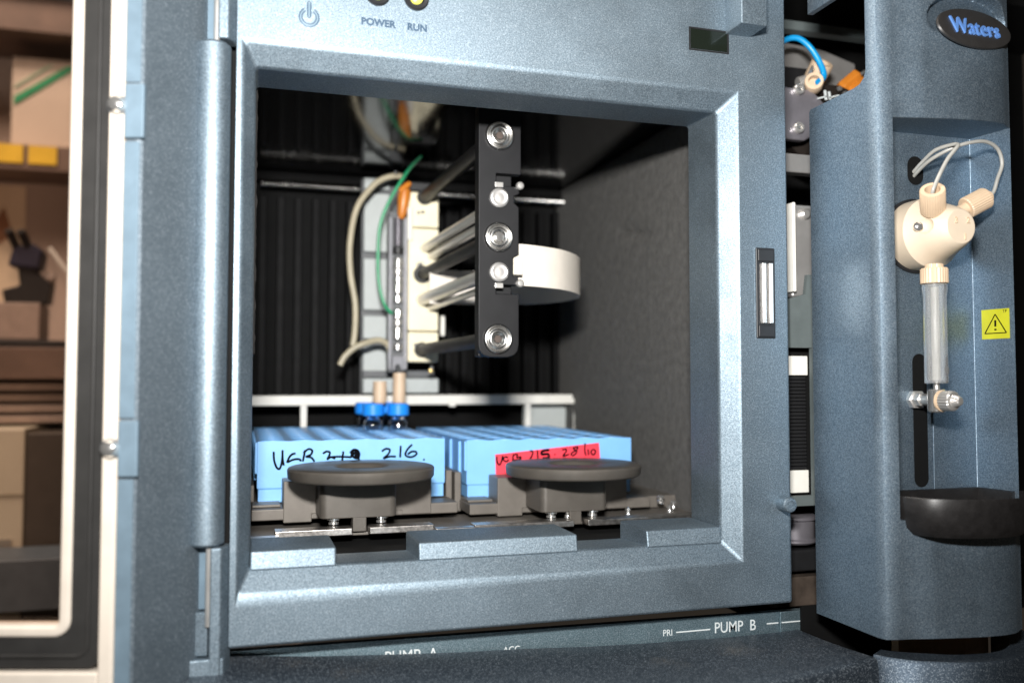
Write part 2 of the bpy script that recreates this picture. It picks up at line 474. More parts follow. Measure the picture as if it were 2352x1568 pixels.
for x, mt in ((43.3, LEDG), (56.6, LED)):
    obj("indicator_bezel", lathe(B(), [(4.3,0),(4.3,0.9),(3.9,1.4),(2.8,1.2),(2.4,0.2),(0,0.2)], (x, -0.05, 132.0), (0,-1,0), 40, False), BLACK, panel)
    obj("indicator_lens", lathe(B(), [(2.2,0),(2.15,0.6),(1.5,1.1),(0,1.3)], (x, -0.3, 132.0), (0,-1,0), 32), mt, panel)
# small display
bm = B()
r1 = rect(bm, 161.2, 178.3, 125.6, 134.6, -0.15); r2 = rect(bm, 161.9, 177.6, 126.2, 134.0, -0.15); r3 = rect(bm, 162.1, 177.4, 126.4, 133.8, 0.3)
for A, C in ((r1,r2),(r2,r3)):
    for i in range(4): bm.faces.new((A[i], A[(i+1)%4], C[(i+1)%4], C[i]))
obj("display_bezel", bm, BLACK, panel)
obj("display_glass", bx(162, 177.5, -0.11, 0.2, 126.3, 133.9), DISPLAY, panel)
obj("stop_block", bx(177.0, 188.0, -11.5, 1, 133.4, 168), PAINT, panel, 0.5)
# magnetic latch
ltc = obj("door_latch", bx(188.8, 197.2, -0.5, 2, 16.6, 51.6), BLACK, panel, 0.5)
obj("latch_rim", prism_y([(188.2,16),(197.8,16),(197.8,52.2),(188.2,52.2)], -0.15, 0.5), PAINT, panel, 0.1)
for x in (190.9, 193.9):
    obj("latch_plate", bx(x, x+1.7, -1.7, 0.5, 22.4, 45.6), STEEL, ltc, 0.3)
obj("latch_cap", bx(189.5, 196.5, -1.0, 0, 46.2, 51.0), BLACK, ltc, 0.4)
obj("latch_cap", bx(189.5, 196.5, -1.0, 0, 17.2, 21.8), BLACK, ltc, 0.4)
obj("bumper_peg", lathe(B(), [(2.9,0),(2.9,5.2),(2.5,5.8),(1.6,5.9),(1.5,5.4),(0,5.4)], (199.2, 0, -46.2), (0,-1,0), 32), PAINT, panel)

# ---- compartment liner
obj("compartment_ceiling", bx(-2, 206, 30.5, 252, 124, 127), GLOSSBLK, AS)
obj("compartment_floor", bx(-2, 206, 30.5, 252, -66, -62.5), BLACKV, AS)
obj("back_wall", bx(-2, 206, 252, 256, -66, 127), BLACKV, AS)
# foam liners with dents and a torn front edge
def foam_wall(x, y0, y1, z0, z1, side, dent=None, torn=False):
    bm = B(); ny, nz = 44, 60; g = {}
    for i in range(ny+1):
        for k in range(nz+1):
            y = y0 + (y1-y0)*i/ny; z = z0 + (z1-z0)*k/nz; dx = 0.15*math.sin(i*1.7+k*0.9) + random.uniform(-0.12, 0.12)
            if dent:
                cy, cz, sl = dent; t = (y-cy)/26; q = (z-cz-sl*(y-cy))/2.0
                if abs(t) < 1: dx -= 2.6*math.exp(-q*q)*(1-t*t)
            if torn and i == 0: dx += random.uniform(-0.2, 0.25); y += random.uniform(0, 1.2)
            g[i,k] = bm.verts.new((x - side*dx, y, z))
    for i in range(ny):
        for k in range(nz): bm.faces.new((g[i,k], g[i+1,k], g[i+1,k+1], g[i,k+1]))
    return bm
obj("foam_liner", foam_wall(200, 31, 251.5, -62, 123.5, 1, (132, 79, 0.20)), FOAM, AS, solid=3.0)
obj("foam_liner", foam_wall(4.95, 31.2, 251.5, 10, 123.5, -1, None, True), plain("charcoal_foam", (0.02,0.018,0.017), 0.95), AS, solid=1.2)
obj("side_plate", bx(2.2, 3.6, 30.6, 252, -62, 123.5), BLACKV, AS)
# finned cooling wall
finmesh = None
for i in range(19):
    x = 12 + 10.2*i
    o = obj("cooling_fin", bx(x-2.1, x+2.1, 243.5, 251.8, -12, 110), FIN, AS, 0.5)
    if finmesh is None: finmesh = o.data
    else: o.data = finmesh
obj("beam", bx(2, 200, 238, 251, 118.5, 123.6), BLACKV, AS, 0.6)
bm = B()
prof = []
x = 10.0
while x < 198:
    prof += [(1.5, x-10), (2.3, x-10+0.75), (2.3, x-10+0.95), (1.5, x-10+1.7)]; x += 1.9
lathe(bm, prof, (10, 236, 115.2), (1,0,0), 14)
obj("lead_screw", bm, SCREW, AS, smooth=50)
# white cable-tray frame behind the plates
fr = obj("rear_frame", bx(4.5, 196, 216, 236, -13.2, -7.6), WHITE, AS, 0.5)
for x0, x1 in ((33, 36.5), (165.5, 169), (197, 200)):
    obj("frame_leg", bx(x0, x1, 216.5, 219, -40, -13), WHITE, fr, 0.3)
obj("frame_end", bx(169.2, 199.5, 232, 234, -40, -10.4), GREYW, fr)
obj("frame_rim", bx(196, 200, 216.4, 236, -13, -10.2), WHITE, fr, 0.3)
obj("frame_clip", bx(118, 122, 215, 216.2, -14.4, -11), WHITE, fr, 0.4)

# ---- support arm with its screws
YB = 60
def P96(pts): return [(x*0.96, z*0.96) for x, z in pts]
out = [(98.8, 16.5), (99.4, 13.5), (101.2, 11.6), (104, 10.8), (112, 10.8), (115, 11.7), (116.6, 13.5), (117.2, 16.5), (117.2, 38.5), (106.8, 38.5),
       (106.8, 42.5), (117.0, 42.5), (117.0, 46.5), (114.5, 46.5), (114.5, 54.5), (117.2, 56), (117.2, 77), (115, 79), (115, 82), (117.4, 83), (117.4, 86.2), (106.8, 86.2),
       (106.8, 91.6), (118.2, 91.6), (118.2, 129), (98.8, 129)]
arm = obj("support_arm", prism_y(P96(out), YB, YB+4.5), ARM, AS, 0.35)
obj("arm_back_bar", bx(96, 110.8, YB+5, YB+11, 10.7, 118), ARM, AS, 0.5)
SCP = [(6.35,0),(6.35,0.5),(5.75,1.25),(5.45,1.3),(5.1,0.75),(4.7,0.55),(4.35,0.6),(3.85,1.35),(3.3,1.5),(2.9,1.35),(2.35,0.45),(2.0,0.35),(1.7,0.1),(1.7,-0.4),(0,-0.4)]
for x, z in ((103.9, 104), (103.5, 60.8), (103.2, 18.0)):
    s = obj("arm_screw", lathe(B(), SCP, (x, YB-0.1, z), (0,-1,0), 40, False), SCREW, arm, smooth=50)
    obj("hex_socket", lathe(B(), [(1.65,0),(1.65,0.12),(0,0.12)], (x, YB-0.2, z), (0,-1,0), 6), plain("socket_shadow_steel", (0.09,0.07,0.06), 0.4, 0.5) if z != 60.8 else CHROME, arm)
obj("arm_screw", lathe(B(), [(1.9,0),(1.9,0.5),(1.2,0.7),(0,0.7)], (103.5, YB-0.3, 60.8), (0,-1,0), 24), CHROME, arm)
for z in (77.4, 46.0):
    obj("arm_rivet", lathe(B(), [(4.1,0),(4.1,0.9),(3.7,1.3),(3.2,1.42),(2.9,1.3),(1.5,1.5),(0,1.5)], (103.6, YB-0.1, z), (0,-1,0), 32), SILVER, arm)
    dz = 5.6 if z > 60 else -5.6
    obj("retainer_clip", bx(101.8, 105.4, YB-0.8, YB-0.1, z+dz-1.1, z+dz+1.1), STEEL, arm, 0.2)
    obj("clip_pin", lathe(B(), [(1.7,0),(1.7,1.2),(1.2,1.8),(0,1.9)], (112.7, YB-0.2, 83.0 if z > 60 else 41.5), (0,-1,0), 20), STEEL, arm)
# guide rods running back to the carriage
for x, z, r, mt in ((98.5, 104.0, 3.4, ARM), (98.4, 75.0, 2.3, ROD), (102.6, 71.0, 2.3, ROD), (97.4, 60.3, 3.0, ARM), (97.2, 46.0, 3.2, ROD), (102.0, 41.8, 1.7, ROD), (97.2, 18.0, 3.2, ARM)):
    dx = 0.4
    obj("guide_rod", cyl((x+4.0, YB+4.6, z), (x, 193.5, z), r, 24), mt, AS)

# ---- needle carriage
NC = root("needle_carriage", (95, 200, 5), "x", "x"); del NC["label"]; del NC["category"]
NC.parent = AS; NC.location = (Vector((95, 200, 5)) - WLOC[AS.name]) * S
for z0, z1, nm in ((87.0, 106.8, 0), (28.6, 86.4, 1), (11.2, 28.0, 2)):
    obj("carriage_block", bx(89.6, 106.8, 194, 206, z0, z1), CREAM, NC, 0.8)
for x, z, r in ((98.5, 104.0, 4.4), (97.4, 60.3, 5.0), (97.2, 18.0, 4.2)):
    obj("rod_bushing", lathe(B(), [(r,0),(r,1.8),(r*0.9,2.3),(r*0.72,2.3),(r*0.72,1.2),(0,1.2)], (x, 194, z), (0,-1,0), 28), BLACK, NC)
for x, z in ((95, 95.0), (97.5, 95.4), (95, 65.6), (96.6, 66.4), (93.5, 20.6), (103, 8.2), (82, 117), (104, 112)):
    obj("carriage_screw", lathe(B(), [(1.1,0),(1.0,0.8),(0.5,1.2),(0,1.25)], (x, 193.7, z), (0,-1,0), 16), CHROME, NC)
obj("rod_tip", lathe(B(), [(1.4,0),(1.4,3),(1.0,3.8),(0,4)], (103, 197, 6.3), (0,-1,0.1), 18), plain("brass", (0.85,0.62,0.25), 0.15, 1.0), NC)
obj("white_clip", bx(109, 111.5, 197, 202, 26, 38), WHITE, NC, 0.8)
# grey column behind
for z0, z1 in ((113, 119.5), (76, 110.5), (42, 72), (25.2, 38.6), (4.8, 21.5)):
    obj("column_panel", bx(68.4, 83.2, 222, 227, z0, z1), GREYW, NC, 0.5)
obj("column_back", bx(67.6, 92, 227.2, 233, -7, 120), GREYM, NC, 0.4)
obj("column_foot", bx(68.0, 112.4, 218, 227, -6.4, 2.2), GREYW, NC, 0.8)
obj("column_band", bx(68.2, 110, 220, 226, 2.6, 6.6), GREYM, NC, 0.3)
for z in (92, 84.0, 50.5, 17):
    obj("oval_pad", lathe(B(), [(0,-6),(1.6,-5),(2.3,-2),(2.3,2),(1.6,5),(0,6)], (82.6, 214, z), (0,0,1), 18), WHITE, NC)
# needle tower
obj("tower_rail", bx(79.2, 88.6, 198, 206, 5.5, 96), GREYM, NC, 0.5)
obj("tower_rail_edge", bx(87.4, 89.4, 195.6, 197.8, 7, 92), plain("grey_acrylic", (0.32,0.32,0.34), 0.25), NC, 0.3)
obj("tower_rail_edge", bx(79.0, 80.8, 196, 197.8, 7, 92), plain("grey_acrylic_edge", (0.28,0.28,0.30), 0.25), NC, 0.3)
obj("white_rod", cyl((90.0,192.4,79),(90.0,192.4,97), 1.5, 18), WHITE, NC)
prof = []; z = 76.0
while z < 92: prof += [(1.7, z-76), (2.7, z-75.6), (2.7, z-75.2), (1.7, z-74.8)]; z += 1.35
obj("tower_spring", lathe(B(), prof, (84, 196, 76), (0,0,1), 16), VALVEG, NC)
obj("tower_collar", cyl((84,196,71.4),(84,196,75.2), 3.0, 20), BLACK, NC)
for z, r, h in ((66.4, 2.7, 5.6), (61.4, 2.4, 3.0), (57.0, 2.7, 3.8), (52.2, 2.6, 4.8), (46.2, 2.6, 3.4), (38.0, 2.6, 4.2), (33.0, 2.5, 2.6), (27.0, 2.6, 6.0), (19.4, 2.6, 3.4)):
    obj("tower_fitting", lathe(B(), [(r*0.6,-h/2-0.6),(r,-h/2+0.3),(r,h/2-0.3),(r*0.6,h/2+0.6)], (84, 195.8, z), (0,0,1), 18), CHROME if h > 3 else STEEL, NC)
obj("tower_foot", bx(81, 87.6, 194.6, 202, 6.5, 14.5), plain("grey_foot", (0.22,0.22,0.24), 0.4), NC, 0.5)
obj("amber_connector", lathe(B(), [(1.4,0),(2.6,3),(3.6,12),(3.6,16),(2.4,17.5),(2.4,19)], (85.3, 193.5, 91), (0.12,0,1), 18), ORANGE, NC)
obj("amber_connector", lathe(B(), [(1.6,0),(1.8,6),(1.2,8)], (83.6, 191, 106), (0.75,0,0.6), 14), ORANGE, NC)
obj("top_clamp", bx(86, 104, 196, 206, 108, 113), BLACK, NC, 0.8)
for x, z0, z1, r in ((73.4, -11.8, 0.4, 3.7), (84.0, -11.8, 5.0, 3.5)):
    obj("needle_sheath", lathe(B(), [(r*0.8,0),(r,1),(r,z1-z0)], (x, 190 if x < 80 else 189, z0), (0,0,1), 24), PEACH, NC)
obj("needle", cyl((84, 189, 4.8), (84, 196, 9), 1.6, 12), GREYM, NC)
obj("beige_tube", tube([(88,200,116),(82.2,198,116),(75,198,113.5),(68.7,198,108),(61,198,96),(57.6,198,77),(58,198,60),(60.7,198,43),(60.5,197,28),(59.4,197,20)], 1.75, 12), TUBEB, NC)
obj("beige_tube", tube([(52.4,196,9.2),(55,196,14),(60,196,18.6),(66,196,21.4),(73,197,23.2),(78,198,21.6),(81,200,17)], 1.75, 12), TUBEB, NC)
obj("green_tube", tube([(80.5,194,38),(76,193,43),(73,193,55),(72.4,193,70),(73.4,192,87),(78,189,100),(84,184,111),(87.5,176,116.6),(90.6,164,119.6)], 0.95, 10), TUBEG, NC)

# ---- ribbon cable loop
path = smooth_path([(104,67,0),(112,67.5,0),(124,70.5,0),(140,80,0),(154,98,0),(160.5,117,0),(159,138,0),(150,154,0),(135,163,0),(115,166,0),(96,166.5,0)], 8)
bm = B(); T = 0.35; prev = None
for i, p in enumerate(path):
    t = (path[min(i+1,len(path)-1)] - path[max(i-1,0)]).normalized(); nrm = Vector((t.y, -t.x, 0))
    zt = 59.6; zb = 41.6
    q = [bm.verts.new((p.x+nrm.x*T, p.y+nrm.y*T, zb)), bm.verts.new((p.x+nrm.x*T, p.y+nrm.y*T, zt)), bm.verts.new((p.x-nrm.x*T, p.y-nrm.y*T, zt)), bm.verts.new((p.x-nrm.x*T, p.y-nrm.y*T, zb))]
    if prev:
        for a in range(4): bm.faces.new((prev[a], prev[(a+1)%4], q[(a+1)%4], q[a]))
    else: bm.faces.new(q)
    prev = q
bm.faces.new(list(reversed(prev)))
obj("ribbon_cable", bm, RIBBON, AS)
obj("ribbon_clamp", bx(110.6, 114.6, YB+1.4, YB+4.2, 45.5, 53.6), plain("ivory_clamp", (0.68,0.62,0.52), 0.5), AS, 0.3)

# ---- rails and floor fittings below the drawers
for x0, x1, y0, y1, z0, z1 in ((4.2, 15.0, 43, 48, -59.6, -57.0), (13.4, 42.2, 49, 56.6, -58.6, -55.9), (48.9, 74, 49, 56.6, -58.6, -55.9), (74.4, 90.2, 46, 50.5, -59.8, -57.2), (90.6, 133, 49, 56.6, -59.6, -57.0), (139.2, 166, 49, 56.6, -59.6, -57.0), (166.4, 197, 52, 60, -60.2, -57.6)):
    obj("steel_rail", bx(x0, x1, y0, y1, z0, z1), STEELR, AS, 0.35)
obj("rail_bed", bx(4.2, 198, 57.5, 92, -60.2, -58.9), GUNM, AS, 0.4)
obj("divider_post", bx(89.4, 92.2, 96, 210, -58, -39.6), GUNM, AS, 0.4)
obj("divider_post", bx(93.2, 96.2, 95, 210, -58, -40.4), GUNM, AS, 0.4)
obj("side_rail", bx(181.5, 199, 84, 200, -58.6, -53.0), GUNM, AS, 0.6)
for x, y, z, r in ((186.5, 78, -53.8, 1.6), (191, 74, -56.0, 1.3), (187, 70, -57.2, 1.3), (133.5, 58, -55.6, 1.2), (163, 62, -56.4, 1.1)):
    obj("floor_screw", lathe(B(), [(r,0),(r,1.2),(r*0.6,2.2),(r*1.2,2.6),(r*0.9,3.6),(0,4)], (x, y, z-2), (0,0,1), 18), CHROME, AS)

# ---- things in the gap right of the panel: injection valve and drive
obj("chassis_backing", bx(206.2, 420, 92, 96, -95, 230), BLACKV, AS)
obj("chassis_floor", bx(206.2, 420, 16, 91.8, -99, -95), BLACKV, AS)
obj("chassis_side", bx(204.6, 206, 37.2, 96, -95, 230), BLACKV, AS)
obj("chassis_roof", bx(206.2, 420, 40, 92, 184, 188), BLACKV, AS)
IV = root("injection_valve", (250, 50, 115), "x", "x"); del IV["label"]; del IV["category"]
IV.parent = AS; IV.location = (Vector((250, 50, 115)) - WLOC[AS.name]) * S
obj("mounting_plate", prism_y([(228,128),(228,166),(272,163),(291,158),(293,120),(262,118),(258,132)], 70, 74), SILVER, IV, 0.8)
obj("plate_opening", bx(232, 262, 66, 69.6, 128, 151), BLACK, IV, 0.5)
obj("upper_bar", bx(206.5, 300, 60, 66, 166.5, 171), GREENGREY, IV, 0.5)
obj("valve_body", lathe(B(), [(20,0),(20,10),(15,16),(15,20),(0,20)], (262, 62, 118), (-0.25,-1,0.18), 48), plain("dark_valve_body", (0.035,0.028,0.024), 0.22, 0.5), IV)
obj("cover_plate", prism_y([(226,112),(226,131),(244,131),(252,124),(252,118),(246,111),(240,107.5),(230,107.5)], 40, 44), VALVEG, IV, 0.8)
for x, z in ((236.4, 130.0), (236.0, 112.6)):
    sc = obj("cap_screw", lathe(B(), [(2.5,0),(2.5,1.6),(2.1,2.2),(1.3,2.2),(1.2,1.2),(0,1.2)], (x, 39.8, z), (0,-1,0), 24), STEEL, IV)
    obj("screw_core", lathe(B(), [(0.9,0),(0.8,0.8),(0,1)], (x, 38.8, z), (0,-1,0), 12), CHROME, IV)
def sleeve(p0, d, r, h, mat, parent, name="fitting", ri=None, kn=0, seg=40):
    ri = ri or r*0.62
    wob = (lambda i: 1.0 if (i % 2) else 0.955) if kn else None
    sg = kn*2 if kn else seg
    b = lathe(B(), [(r*0.97,0),(r,0.3),(r,h-0.4),(r*0.95,h)], p0, d, sg, True, wob)
    o = obj(name, b, mat, parent, smooth=25)
    dv = Vector(d).normalized(); top = Vector(p0) + dv*h
    cut(o, lathe(B(), [(ri,-h*0.55),(ri,2)], top, dv, 28))
    return o
sleeve((246.2, 42, 133.2), (-0.50,-0.80,0.12), 4.1, 6, PEEK, IV)
sleeve((252.5, 52, 138), (0.05,-0.70,0.7), 5.0, 11, PEEK, IV)
obj("fitting_stem", cyl((250,56,133),(252.7,51.6,138.6), 4.0, 24), PEEK, IV)
obj("hex_nut", lathe(B(), [(2.8,0),(3.6,1),(3.6,10),(3.2,10.6)], (270, 54, 138), (0.62,-0.2,0.55), 6), ORANGE, IV, 0.3)
obj("hex_nut", lathe(B(), [(2.4,0),(3.2,1),(3.2,9),(2.8,9.6)], (273.5, 52, 135.5), (0.6,-0.2,0.5), 6), ORANGE, IV, 0.3)
obj("steel_capillary", tube([(276,51,143),(282,50,147),(290,50,149.5),(300,50,150)], 0.8, 8), STEEL, IV)
obj("steel_capillary", tube([(243,44,130.5),(243.4,42,136),(246,43,141),(250,46,145)], 0.9, 8), STEEL, IV)
for i in range(4):
    obj("thread_ring", lathe(B(), [(2.0,0),(2.6,0.4),(2.0,0.8)], (238+i*1.1, 42, 134+i*0.4), (1,0,0.3), 16), STEEL, IV)
obj("blue_tube", tube([(222,47,140),(228,46,148.5),(233,44,153.6),(238.5,42,154.4),(244,40.5,150),(248,39,142.5),(248.6,37.6,136.6),(244.6,36.6,133.2)], 1.35, 12), TUBEC, IV)
for px, pz, w_, h_, rt in ((250.2, 128.6, 0.55, 4.4, 0.15), (252.3, 128.6, 0.55, 3.6, 0.15), (248.4, 127.4, 2.6, 0.6, 0.3), (254.6, 128.4, 2.8, 0.6, 0.3)):
    c, s_ = math.cos(rt), math.sin(rt)
    pts = [(px + c*a - s_*b, pz + s_*a + c*b) for a, b in ((-w_,-h_/2),(w_,-h_/2),(w_,h_/2),(-w_,h_/2))]
    obj("white_mark", prism_y(pts, 38.6, 39.0), PRINTW, IV)
for x, z in ((229,139),(262,131),(259,133),(265,130)):
    obj("valve_bolt", lathe(B(), [(1.2,0),(1.1,1),(0,1.2)], (x, 41, z), (0,-1,0), 14), CHROME, IV)
obj("lower_bar", bx(206.6, 262, 24, 30, 88.5, 96.5), SILVER, AS, 0.6)
dr_ = root("drive_unit", (222, 30, -80), "x", "x"); del dr_["label"]; del dr_["category"]
dr_.parent = AS; dr_.location = (Vector((222, 30, -80)) - WLOC[AS.name]) * S
obj("bracket", bx(218.5, 262, 20, 24, 35, 74), SILVER, dr_, 1.2)
obj("bracket_flange", bx(216.8, 218.2, 16, 26, 37, 74), WHITE, dr_, 0.5)
obj("bracket_screw", lathe(B(), [(2.2,0),(2.2,1.2),(1.5,1.8),(0,1.9)], (225.0, 19.8, 70), (0,-1,0), 24), STEEL, dr_)
bm = B(); pts = [(214,-50),(262,-50),(262,44),(222.5,44),(221.5,36),(214,34)]
prism_y(pts, 15, 17, bm)
h = obj("housing", bm, GREENGREY, dr_)
cut(h, bx(205, 224.2, 10, 25, -46, 14))
obj("window_back", bx(208, 260, 22.5, 24, -52, 18), BLACKV, dr_)
obj("bellows_end", bx(212, 225.6, 20, 22, 2.8, 10.8), WHITE, dr_, 0.3)
obj("bellows_end", bx(212, 225.4, 20, 22, -45.4, -36.2), WHITE, dr_, 0.3)
for i in range(26):
    obj("bellows_fold", bx(212, 224.6, 20.2, 22, -35.9+1.48*i, -34.7+1.48*i), BLACK, dr_, 0.2)
obj("roller", lathe(B(), [(9,0),(10,0.8),(10,1.6),(9,2.2),(9,9.4),(10,10),(10,11),(9,11.6)], (224, 30, -67), (0,0,1), 32), VALVEG, dr_)
obj("belt_guard", bx(209, 262, 22, 40, -78, -69), BLACK, dr_, 1)
obj("brown_block", bx(209, 262, 22, 60, -92, -80), plain("dark_brown_block", (0.06, 0.045, 0.035), 0.5, var=0.4), dr_, 0.6)

# ---- door, swung right open, hung on the hinge at the left
HX, HY = -9.4, 0.0
AXV = Vector((-0.9567, 0.2909, 0)); BXV = Vector((-0.2909, -0.9567, 0))
def to_door(bm):
    for v in bm.verts:
        s, t, z = v.co
        v.co = Vector((HX, HY, 0)) + AXV*s + BXV*t + Vector((0,0,z))
    return bm
def dbox(*a): return to_door(bx(*a))
hg = obj("hinge_barrel", lathe(B(), [(4.6,-51.2),(5.5,-50.4),(5.5,107.8),(4.8,108.6)], (HX, HY, 0), (0,0,1), 48), PAINT, AS)
obj("hinge_pin", cyl((HX+1.0, HY-2.0, -76), (HX+1.0, HY-2.0, 150), 1.0, 16), STEEL, AS)
DR = root("door", (HX, HY, -90), "x", "x"); del DR["label"]; del DR["category"]
DR.parent = AS; DR.location = (Vector((HX, HY, -90)) - WLOC[AS.name]) * S
obj("hinge_gap_filler", bx(-14, -2.6, 9, 60, -95, 168), BLACKV, AS)  # black strip added to keep the gap beside the hinge dark
# knuckles above and below the barrel
bm = B(); prof = [(-6.4,-6),(-6.4,-1),(-5.4,2.0),(-2.0,2.6),(-1.4,-6)]
prism_z(prof, 109.9, 160, bm); obj("hinge_knuckle", to_door(bm), PAINT, DR, 0.8)
obj("hinge_leaf", dbox(-1.2, 5.4, -5.8, -0.6, 100, 160), DOORP, DR, 0.4)
bm = B(); prism_z(prof, -95, -51.6, bm); obj("hinge_knuckle", to_door(bm), PAINT, DR, 0.8)
obj("hinge_leaf", dbox(-1.2, 5.4, -5.8, -0.6, -71.4, -48), DOORP, DR, 0.4)
obj("hinge_foot", dbox(-1.2, 7.6, -5.8, 1.2, -85.4, -71.8), PAINT, DR, 0.5)
bm = B(); prism_z([(-6.4,-5.8),(-6.4,1.2),(-1.2,2.8),(8.2,6.0),(9.4,-5.8)], -96, -85.8, bm)
obj("hinge_foot", to_door(bm), PAINT, DR, 0.6)
# moulded rim: steep dark side running towards us, then the pale edge
bm = B(); prof = [(1.6,-6),(2.6,2.4),(4.2,9),(10.6,27.6),(11.6,28.4),(15.4,28.4),(15.4,-6)]
prism_z(prof, -110, 165, bm)
obj("door_rim", to_door(bm), FACET, DR, 0.25)
for z0, z1, e in ((86.6, 165, 0.0), (-10.2, 69.2, 0.0), (-110, -27.6, 0.0)):
    obj("rim_edge", dbox(11.2, 15.6, 28.45, 28.9, z0, z1), DOORP, DR, 0.15)
for z0, z1 in ((70, 85.8), (-26.8, -11)):
    obj("rim_tab", dbox(9.6, 15.2, 28.5, 30.2, z0, z1), DOORP, DR, 0.4)
# white outer frame
bm = B()
def rrect(s0, s1, z0, z1, rad, n=6):
    pts = []
    for cs, cz, a0 in ((s1-rad, z1-rad, 0), (s0+rad, z1-rad, 90), (s0+rad, z0+rad, 180), (s1-rad, z0+rad, 270)):
        for k in range(n+1):
            a = math.radians(a0 + 90*k/n); pts.append((cs + rad*math.cos(a), cz + rad*math.sin(a)))
    return pts
def ring(bm, s0, s1, z0, z1, w_, t0, t1, ro=4.0, ri=3.0):
    """a frame with rounded corners, w_ wide, standing from t0 to t1"""
    po = rrect(s0, s1, z0, z1, ro); pi_ = rrect(s0+w_, s1-w_, z0+w_, z1-w_, ri)
    R4 = [[bm.verts.new((p, t, q)) for p, q in pp_] for pp_, t in ((po, t0), (po, t1), (pi_, t1), (pi_, t0))]
    m_ = len(po)
    for A, C in ((0,1),(1,2),(2,3),(3,0)):
        for i in range(m_): bm.faces.new((R4[A][i], R4[A][(i+1)%m_], R4[C][(i+1)%m_], R4[C][i]))
    return bm
obj("white_frame", to_door(ring(B(), 15.7, 200, -105, 150, 4.4, 24, 29.6)), GASKET, DR, 1.0, 3)
obj("white_frame_sill", dbox(20, 195.8, 24, 29.2, -100.8, -81.4), GASKET, DR, 0.8)
obj("window_border", to_door(ring(B(), 20.0, 195.8, -81.0, 138, 9.4, 24, 27.6)), BAND, DR, 0.8)
obj("border_ridge", to_door(ring(B(), 23.0, 192.8, -77.8, 135, 1.2, 27.0, 28.4)), BAND, DR, 0.5)
obj("window_seal", to_door(ring(B(), 28.4, 187.4, -72.0, 129.6, 3.4, 22, 28.6, 5.0, 1.6)), GASKET, DR, 1.2, 3)
obj("window_pane", dbox(30, 186, 22.8, 25.4, -70, 128), PANE, DR)
for z in (79.7, -18.9):
    f = obj("frame_screw", to_door(lathe(B(), [(2.6,0),(2.6,1.0),(1.9,2.2),(0.8,2.7),(0,2.8)], (17.4, 29.5, z), (0,1,0), 24)), CHROME, DR)
    obj("screw_recess", to_door(lathe(B(), [(3.0,0),(3.0,0.5),(0,0.5)], (17.4, 29.3, z), (0,1,0), 24)), GREYM, DR)

# ================================================================== PLATE DRAWERS
def make_drawer():
    D = root("plate_drawer", (47.5, 92, -58), "grey metal plate drawer with round disc handle, in front of the left blue plate", "drawer", "plate drawers in the compartment")
    obj("drawer_tray", bx(5.2, 90.2, 76.3, 212, -55.8, -51.2), GUNM, D, 0.5)
    obj("corner_rest", bx(5.6, 16.8, 81, 94, -51.1, -50.0), GUNM, D, 0.3)
    obj("side_fence", bx(4.4, 6.6, 100, 205, -51.1, -44), GUNM, D, 0.3)
    bm = B(); prism_y([(17.6,-57.0),(17.6,-40.2),(78.6,-40.2),(78.6,-55.6),(66,-55.6),(66,-53.8),(29,-53.8),(29,-57.0)], 76, 91.2, bm)
    obj("front_block", bm, GUNM, D, 0.5)
    pts = []
    for cx_, cy_, a0 in ((57, 52, 0), (33, 52, 90), (33, 76, 180), (57, 76, 270)): pass
    x0, x1, y0, y1, r = 30.4, 60.4, 55, 76, 3
    for cx_, cy_, a0 in ((x1-r, y1, 0), (x1-r, y0+r, 270), (x0+r, y0+r, 180), (x0+r, y1, 90)):
        if cy_ == y1: pts.append((x1 if a0 == 0 else x0, y1)); continue
        aa = [a0+90-18*k for k in range(6)] if a0 == 270 else [a0+90-18*k for k in range(6)]
        for a in aa: pts.append((cx_ + r*math.cos(math.radians(a)), cy_ + r*math.sin(math.radians(a))))
    obj("handle_stem", prism_z(pts, -53.0, -39.4), GUN, D, 0.4)
    obj("stem_tongue", bx(43, 48.4, 55.1, 62, -58.4, -52.6), GUN, D, 0.4)
    d = obj("disc_handle", lathe(B(), [(0,-5.0),(27.4,-5.0),(28.3,-4.6),(28.8,-3.9),(29.0,-1.0),(28.6,-0.3),(27.8,0),(11.5,0),(10.5,-0.6),(9.6,-1.6),(0,-1.6)], (47.2, 62, -33.4), (0,0,1), 72), GUN, D)
    for x in (36, 54.6):
        obj("spring_bolt", lathe(B(), [(2.0,0),(2.0,0.8),(1.3,1.0),(1.3,1.6),(2.6,1.8),(2.6,2.5),(0,2.6)], (x, 58.5, -55.5), (0,0,1), 18), CHROME, D)
    return D
DW = make_drawer()
DW2 = copy_tree(DW, (47.5+90.2, 92, -58-1.3))
DW2["label"] = "grey metal plate drawer with round disc handle, in front of the red taped plate"

